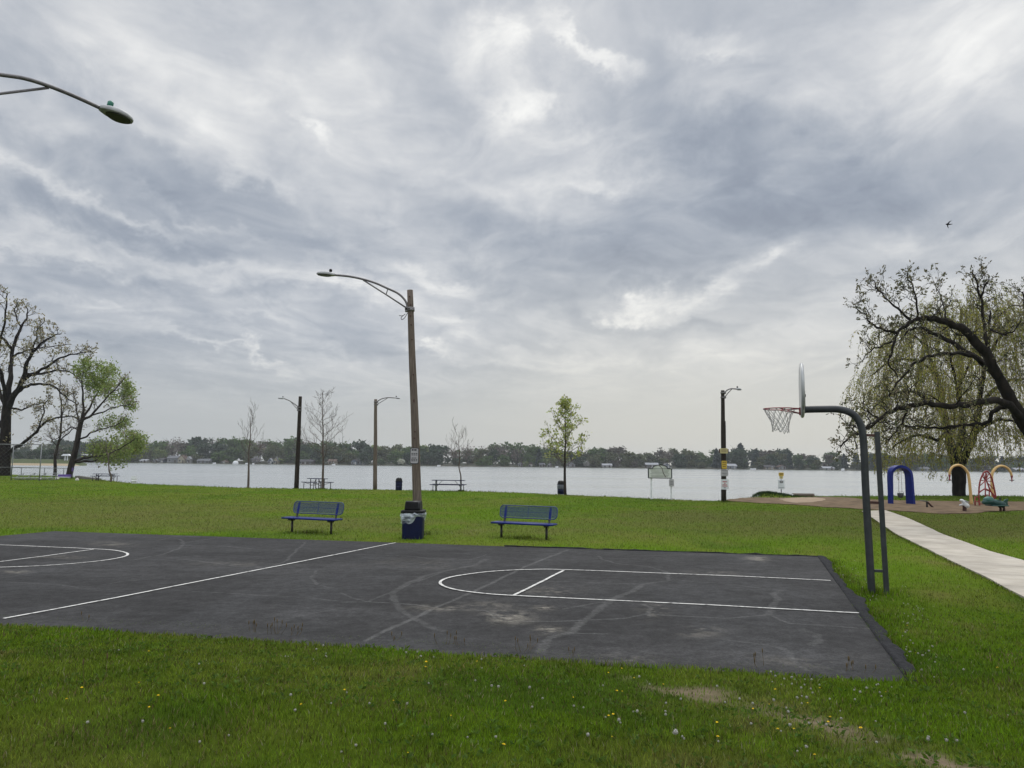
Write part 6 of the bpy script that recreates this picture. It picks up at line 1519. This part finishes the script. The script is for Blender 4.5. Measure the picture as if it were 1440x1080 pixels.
boat(301, 4.5, 'small white boat at the far bank right of the low cottage'); boat(331, 8, 'white covered boat like a low dome at the far bank', 1.5); boat(347, 4.5, 'low white boat between the dome-like cover and the bare sapling'); boat(617, 5, 'white boat on the far shore right of the tall lamp pole'); boat(469, 5, 'white boat before the tan house behind the cone-shaped sapling')
boat(783, 4, 'small white boat before the cottages behind the leafing sapling'); boat(1059, 8.5, 'white motor boat on the far shore below the net'); boat(1185, 4.5, 'small bright boat on the far shore at the tip of the oak twigs', None, 524, 1.6); boat(356, 3, 'tiny white boat right at the small bare sapling')
Y = 300; q = Vector((W(93, 647, Y).x, Y, 0)); k = ppm(Y); zc = W(93, 646.8, Y).z; zt = W(93, 641, Y).z
t = thing('pergola', (q.x, Y, zc), 0, 'white open pergola on the far bank between the slender and leaning trunks', 'pergola'); h = zt - zc
for dx in (-1.6, 1.6):
    mb = MB(); mb.box((dx / k, 0, h / 2 - .2), (.32, .32, h + .4)); mb.build('post', M_white, t)
mb = MB(); mb.box((0, 0, h + .1), (11 / k, 1.6, .28)); mb.prism([(-5.5 / k, 0), (5.5 / k, 0), (3 / k, .45), (-3 / k, .45)], 1.2, (0, 0, h + .25)); mb.build('roof', M_white, t)
# near arm of the left shore: beach and a grassy rise that the pergola stands on
P = [(-60, 652.5), (20, 651.6), (60, 651.0), (100, 650.2), (128, 649.6)]
ax_ = [Vector((W(a, b_, 0 + 1).x, 0, 0)) for a, b_ in P]
fx = np.linspace(-420, W(140, 650, 300).x, 90); fy = axis([(283, 293, 1.2), (293, 420, 9)]); FA, FY = np.meshgrid(fx, fy); FX = FA * FY / 300
ed = ss(W(140, 650, 300).x, W(95, 650, 300).x, FA); FZ = WATER - 1.2 + (ed * (1.3 * ss(284, 287, FY) + .6 * ss(286, 291, FY) + (zc - WATER + .1 - .7) * ss(291, 300, FY)))
id_ = np.arange(FX.size).reshape(FX.shape); f = np.stack([id_[:-1, :-1], id_[:-1, 1:], id_[1:, 1:], id_[1:, :-1]], -1).reshape(-1, 4)
sandm = ss(293, 290.5, FY)[..., None]; pc = np.array((.06, .075, .03)) * (1 - sandm) + np.array((.30, .24, .16)) * sandm
m_pt = leafmat('point_ground', 0.0, .95); pt_ = fast_mesh('beach', np.stack([FX, FY, FZ], -1).reshape(-1, 3), f, 4, m_pt, pc.reshape(-1, 3), smooth=True); tag(pt_, kind='structure')
for i in range(18):
    px = -50 + i * 8.8 + rnd.uniform(-3, 3); Y = rnd.uniform(330, 400); kn = rnd.choice(['dark', 'olive', 'bare', 'dark', 'brown']); hp = (15 if px < 62 else 21) * rnd.uniform(.75, 1.1)
    if 24 < px < 44: hp *= .7
    o = far_tree(px, Y, hp, kn, 1.15); o.location.z = zc - .6
# ---------- grass: every blade a sliver of its own, thinning out with distance
def blades(name, x, y, hgt, wid, col, rg, lean=.45, segs=2):
    n = len(x); z = terr(x, y) - .012; a = rg.random(n) * 6.283; la = rg.random(n) * 6.283; ln = hgt * lean * rg.random(n)
    dx, dy = np.cos(a) * wid / 2, np.sin(a) * wid / 2; lx_, ly_ = np.cos(la) * ln, np.sin(la) * ln
    base1 = np.stack([x - dx, y - dy, z], 1); base2 = np.stack([x + dx, y + dy, z], 1)
    tip = np.stack([x + lx_, y + ly_, z + hgt], 1)
    if segs == 1:
        V = np.stack([base1, base2, tip], 1).reshape(-1, 3); F_ = np.arange(n * 3).reshape(-1, 3); k = 3
    else:
        m1 = np.stack([x - dx * .75 + lx_ * .35, y - dy * .75 + ly_ * .35, z + hgt * .6], 1); m2 = np.stack([x + dx * .75 + lx_ * .35, y + dy * .75 + ly_ * .35, z + hgt * .6], 1)
        V = np.stack([base1, base2, m2, m1, tip], 1).reshape(-1, 3); o = np.arange(n)[:, None] * 5
        F_ = np.concatenate([o + np.array([[0, 1, 2]]), o + np.array([[0, 2, 3]]), o + np.array([[3, 2, 4]])]); k = 3
    return V, F_, np.repeat(col, k if segs == 1 else 5, 0)
rg = np.random.default_rng(77)
def scatter(n, y0, y1, p, amax=.95):
    """y with density ~ y**p per unit y; x across a fan a little wider than the view"""
    u = rg.random(n); y = (y0 ** (p + 1) + u * (y1 ** (p + 1) - y0 ** (p + 1))) ** (1 / (p + 1)); x = (rg.random(n) * 2 - 1) * (amax * y + .6); return x, y
def keep_lawn(x, y, margin=0.0):
    k = ~inpoly(x, y, court_poly) & ~inpoly(x, y, walk_poly) & ~inpoly(x, y, mulch_poly) & (y < shore_y(x, y) + .25)
    return k
M_grass = leafmat('grass_blade', .45, .65)
Vs, Fs, Cs, off = [], [], [], 0
def put(x, y, h, wd, col, lean, segs):
    global off
    V, F_, c_ = blades('g', x, y, h, wd, col, rg, lean, segs); Vs.append(V); Fs.append(F_ + off); Cs.append(c_); off += len(V)
def blade_col(x, y, n):
    c = turf(x, y) * BLADE; j = rg.normal(size=(n, 1)) * .36 + (vnoise(x * 9, y * 9, 131)[:, None] - .5) * .55 + (vnoise(x * 2.5, y * 2.5, 137)[:, None] - .5) * .35; c = c * np.clip(1 + j, .25, 2); dry = rg.random(n) < .02 + .09 * ss(.45, .75, fbm(x * 1.3, y * 1.3, 141, 3)); c[dry] = np.array((.20, .165, .08)) * (1 + rg.normal(size=(dry.sum(), 1)) * .2)
    brown = rg.random(n) < .03 + .10 * ss(.50, .72, fbm(x * 2.1 + 5, y * 2.1, 151, 3)); c[brown] = np.array((.085, .062, .032)) * (1 + rg.normal(size=(brown.sum(), 1)) * .3)
    pale = rg.random(n) < .012; c[pale] = np.array((.30, .29, .17))
    return np.clip(c * (1 + rg.normal(size=(n, 3)) * .05), .004, .6)
# lawn at our feet
x, y = scatter(NEARN, 2.0, 15.5, -.5); d = near_d(x, y); k = (rg.random(len(x)) < ss(15.5, 8.5, y)) & keep_lawn(x, y) & (rg.random(len(x)) > dirtmask(x, y) * .93)
x, y = x[k], y[k]; d = near_d(x, y); n = len(x)
dc = np.minimum(segdist(x, y, [tuple(p) for p in (cP[1], cP[3])]), np.abs(d)); tall = ss(.35, .0, dc)
h = (.020 + .030 * fbm(x * 1.2, y * 1.2, 101, 3) + .016 * rg.random(n)) * (1 + tall * .9) * (1 + .35 * (rg.random(n) < .03)); wd = (.0042 + .0024 * rg.random(n)) * np.clip(y / 5, .8, 1.6)
put(x, y, h, wd, blade_col(x, y, n), .8, 2)
# ragged fringe along the court and the path
for P, nn, wdt, hh in ((list(zip(ne_a * ne_y, ne_y)), 26000, .10, .085), ([tuple(cP[1] + dirS * .16), tuple(cP[3] + dirS * .16)], 6000, .14, .06), ([tuple(cP[0]), tuple(cP[1])], 16000, .12, .055), (walk_l, 9000, .08, .05), (walk_r, 6000, .08, .05), ([tuple(cP[0]), tuple(cP[2])], 5000, .15, .06)):
    P = np.array(P); Ls = np.linalg.norm(np.diff(P, axis=0), axis=1); cs = np.r_[0, np.cumsum(Ls)]; u = rg.random(nn) * cs[-1]; x = np.interp(u, cs, P[:, 0]); y = np.interp(u, cs, P[:, 1])
    x = x + rg.normal(size=nn) * wdt; y = y + rg.normal(size=nn) * wdt; k = (y > 2) & ~inpoly(x, y, walk_poly) & (vnoise(u * 1.7, u * 0, 7) > .22)
    if P[0][0] == cP[0][0]: k &= ~inpoly(x, y, court_poly)
    x, y = x[k], y[k]; n = len(x); h = hh * (.5 + .8 * rg.random(n)); put(x, y, h, .006 + .004 * rg.random(n) * np.clip(y / 8, .7, 2), blade_col(x, y, n) * .95, .7, 2)
# mown lawn beyond
x, y = scatter(FARN, 8.5, 80, -.55); k = (rg.random(len(x)) < ss(8.0, 15, y)) & keep_lawn(x, y) & (rg.random(len(x)) > dirtmask(x, y) * .9); x, y = x[k], y[k]; n = len(x)
h = (.035 + .03 * rg.random(n)) * (1 + .25 * fbm(x * .5, y * .5, 103, 3)); put(x, y, h, (.010 + .006 * rg.random(n)) * np.clip(y / 20, .7, 2.2), blade_col(x, y, n), .9, 1)
# rank growth on the point and along the water's edge, round posts
u = rg.random(5200); a = sh_a[0] + (sh_a[-1] - sh_a[0]) * u; y = np.interp(a, sh_a, sh_y); x = a * y; k = np.abs(a) < .9; x, y = x[k] + rg.normal(size=k.sum()) * .1, y[k] - np.abs(rg.normal(size=k.sum())) * .35
n = len(x); put(x, y, .07 + .12 * rg.random(n) * vnoise(x * .8, y * 0, 3), .03 + .02 * rg.random(n), blade_col(x, y, n) * .8, .6, 1)
hx, hy = HUMP; n = 2200; x = hx + rg.normal(size=n) * 1.3; y = hy + rg.normal(size=n) * .6; put(x, y, .06 + .11 * rg.random(n), .035 + .02 * rg.random(n), np.tile((.018, .040, .010), (n, 1)) * (1 + rg.normal(size=(n, 1)) * .2), .6, 1)
for o_ in (Bm, BR, B2 if 'B2' in globals() else Bm, Bh, post0, b1, b2, Bw, G(580, 757), G(795, 695.2), G(453.5, 687.6), G(349, 685.8), G(648, 690.6), G(416.8, 686.8), G(527.4, 688), G(1098.6, 697.2)):
    n = 160; r = .10 + .16 * np.abs(rg.normal(size=n)); a = rg.random(n) * 6.283; x, y = o_.x + r * np.cos(a), o_.y + r * np.sin(a); k = ~inpoly(x, y, mulch_poly) & ~inpoly(x, y, court_poly); x, y = x[k], y[k]; n = len(x)
    put(x, y, .06 + .09 * rg.random(n), .010 + .008 * rg.random(n) + .0002 * y, blade_col(x, y, n) * .85, .6, 1)
grass = fast_mesh('grass', np.concatenate(Vs), np.concatenate(Fs), 3, M_grass, np.concatenate(Cs)); tag(grass, kind='stuff')
# broad-leaved weeds low in the sward
x, y = scatter(4200, 2.2, 12, -.4); k = keep_lawn(x, y) & (fbm(x * .9, y * .9, 111, 3) > .50); x, y = x[k], y[k]; c, dr = [], []
for a, b_, z in zip(x, y, terr(x, y)):
    for q in range(6):
        t = rg.random() * 6.283; c.append((a + .012 * math.cos(t), b_ + .012 * math.sin(t), z + .012)); dr.append((math.cos(t), math.sin(t), .35 + .4 * rg.random()))
V, CL = leafquads(np.array(c), .040, rg, [(.07, .125, .016), (.085, .14, .02), (.055, .105, .014)], .38, None, np.array(dr), .2, .12)
wd_ = fast_mesh('ground_weeds', V, np.arange(len(V)).reshape(-1, 4), 4, M_grass, CL); tag(wd_, kind='stuff')
# dandelions: clocks and flowers, each its own
M_clock = mat('dandelion_down', (.46, .45, .41), (.34, .33, .29), 90, rough=1.0, bump=.5); M_stalk = mat('dandelion_stalk', (.17, .15, .06), (.11, .12, .04), 30, rough=.8); M_yflower = mat('dandelion_yellow', (.72, .52, .02), (.60, .40, .015), 60, rough=.8)
def dandy(kind, seed):
    q = random.Random(seed); mb = MB(); h = q.uniform(.07, .13) if kind == 'clock' else q.uniform(.035, .06); bx, by = q.uniform(-.02, .02), q.uniform(-.02, .02)
    mb.tube(smoothpath([(0, 0, -.02), (bx * .4, by * .4, h * .5), (bx, by, h)], 3), .0017, 4, False, 1)
    if kind == 'clock':
        r = q.uniform(.012, .018)
        for i in range(40):
            a, u = q.uniform(0, 6.28), q.uniform(-.9, 1); s = math.sqrt(1 - u * u); d = Vector((s * math.cos(a), s * math.sin(a), u)); p = Vector((bx, by, h + r * .7)) + d * r * q.uniform(.75, 1.05); e = d.orthogonal().normalized() * r * .36; g = d.cross(e)
            mb.add([p + e, p + g, p - e, p - g], [(0, 1, 2, 3)])
        mb.sphere((bx, by, h + r * .7), r * .72, 7, 5)
    else:
        r = q.uniform(.014, .018)
        for L_ in range(2):
            for i in range(14):
                a = 6.283 * i / 14 + L_ * .2; d = Vector((math.cos(a), math.sin(a), .25 + .35 * L_)) * r * (1 - .35 * L_); e = Vector((-math.sin(a), math.cos(a), 0)) * r * .2; p = Vector((bx, by, h + .003 + .004 * L_))
                mb.add([p - e * .4, p + e * .4, p + d + e, p + d - e], [(0, 1, 2, 3)])
    o = mb.build('dandelion', [M_clock if kind == 'clock' else M_yflower, M_stalk]); C.objects.unlink(o); return o
DP = {k_: [dandy(k_, 5 + i) for i in range(5)] for k_ in ('clock', 'flower')}
rq = random.Random(3)
def plant(px, py, kind, s, label, grp):
    p = GT(px, py); o = rq.choice(DP[kind]).copy(); C.objects.link(o); o.location = p; o.rotation_euler = (rq.uniform(-.2, .2), rq.uniform(-.2, .2), rq.uniform(0, 6.28)); o.scale = (s,) * 3; tag(o, label, 'dandelion', grp)
def inlawn(px, py):
    p = GT(px, py); return bool(keep_lawn(np.array([p.x]), np.array([p.y]))[0])
cnt = 0
spots = [((840, 1250), (950, 1075), 50, .26), ((1080, 1300), (955, 1000), 30, .12), ((480, 900), (915, 1070), 38, .32), ((1270, 1330), (800, 930), 40, .05), ((1160, 1260), (790, 850), 30, .02), ((20, 480), (905, 1060), 18, .45), ((1280, 1430), (880, 1060), 14, .1), ((400, 860), (905, 935), 14, .1)]
for (x0, x1), (y0, y1), nn, fy_ in spots:
    done = 0; tries = 0
    while done < nn and tries < 900:
        tries += 1; px, py = rq.uniform(x0, x1), rq.uniform(y0, y1)
        if y1 == 850 and not (px > 1150 + (py - 783) * .72 + 4 and px < 1150 + (py - 783) * .72 + 55): continue
        if y1 == 930 and not (px < 1165 + (py - 783) * .72 + 75): continue
        if vnoise(np.array(px / 38.0), np.array(py / 24.0), 9) < .38: continue
        if not inlawn(px, py): continue
        fl = rq.random() < fy_; done += 1; cnt += 1
        reg = 'in the front lawn right of centre' if x0 in (840, 1080) else 'in the middle of the front lawn' if x0 == 480 else "beside the court's right rim" if x0 in (1270, 1160) else 'in the front lawn at the left' if x0 == 20 else 'in the grass below the path' if x0 == 1280 else "along the court's near edge"
        plant(px, py, 'flower' if fl else 'clock', rq.uniform(.36, .66), ('low yellow dandelion flower ' if fl else 'white dandelion seed head on a thin stalk ') + reg, 'dandelions in the lawn')
plant(951, 1056, 'clock', 1.0, 'largest white dandelion clock, low in the front lawn near the bare patch', 'dandelions in the lawn')
# tall seed stalks along the near rim
M_seed = mat('dry_stalk', (.13, .095, .05), (.09, .07, .035), 30, rough=.9)
def stalkplant(px, py, h, n, label):
    p = GT(px, py); q = random.Random(int(px)); t = thing('tall_weed', p, 0, label, 'weed', 'tall weeds at the court edge')
    for i in range(n):
        a = Vector((q.gauss(0, .03), q.gauss(0, .02), 0)); mb = MB(); l = h * q.uniform(.6, 1.05); e = a + Vector((q.gauss(0, .05), q.gauss(0, .04), l)); mb.tube(smoothpath([a, a.lerp(e, .5) + Vector((q.gauss(0, .012), 0, 0)), e], 3), [.0026, .0024, .0022, .002, .0018, .0017, .0016][:7], 4, False); mb.lathe([(.001, 0), (.005, .012), (.006, .03), (.003, .045), (.0, .05)], 6, e)
        mb.build('stalk', M_seed, t)
for i, (px, py, h, n, lab) in enumerate([(122, 884, .17, 2, 'lone thin dark stalk at the court edge far to the left'), (358, 899, .20, 5, 'cluster of seed stalks against the asphalt left of the half-court line end'), (385, 902, .24, 7, 'densest clump of tall brown stalks on the near court edge, left part'), (415, 904, .18, 5, 'short clump of brown stalks right of the densest one'), (550, 912, .15, 3, 'three thin stalks at the court edge below the seam'), (628, 917, .20, 4, 'few leaning stalks at the middle of the near court edge'), (650, 919, .13, 3, 'low stalks just right of the leaning ones'), (738, 927, .21, 6, 'upright stalk clump below the dusty patch on the court'), (806, 934, .15, 3, 'thin stalks right of the upright clump'), (1066, 948, .2, 4, 'white-tipped stalks near the right end of the near court edge'), (1195, 956, .19, 4, 'stalks before the last corner of the court'), (1215, 957, .15, 3, 'short stalks at the very corner of the court'), (137, 965, .16, 2, 'pale straw stalk standing in the left front lawn')]):
    stalkplant(px, py, h, n, lab)
print('dandelions', cnt, 'blades', off)
# ---------- the lake air: one thin even haze over everything
if HAZE > 0:
    m = bpy.data.materials.new('lake_air'); m.use_nodes = True; N = m.node_tree.nodes; N.clear()
    vo = N.new('ShaderNodeVolumePrincipled'); vo.inputs['Density'].default_value = HAZE; vo.inputs['Color'].default_value = (.86, .90, .95, 1); vo.inputs['Anisotropy'].default_value = .2
    ou = N.new('ShaderNodeOutputMaterial'); m.node_tree.links.new(vo.outputs[0], ou.inputs['Volume'])
    mb = MB(); mb.box((0, 720, 15.5), (6000, 1700, 37)); o = mb.build('haze', m); tag(o, kind='stuff')
    sc.cycles.volume_bounces = 0
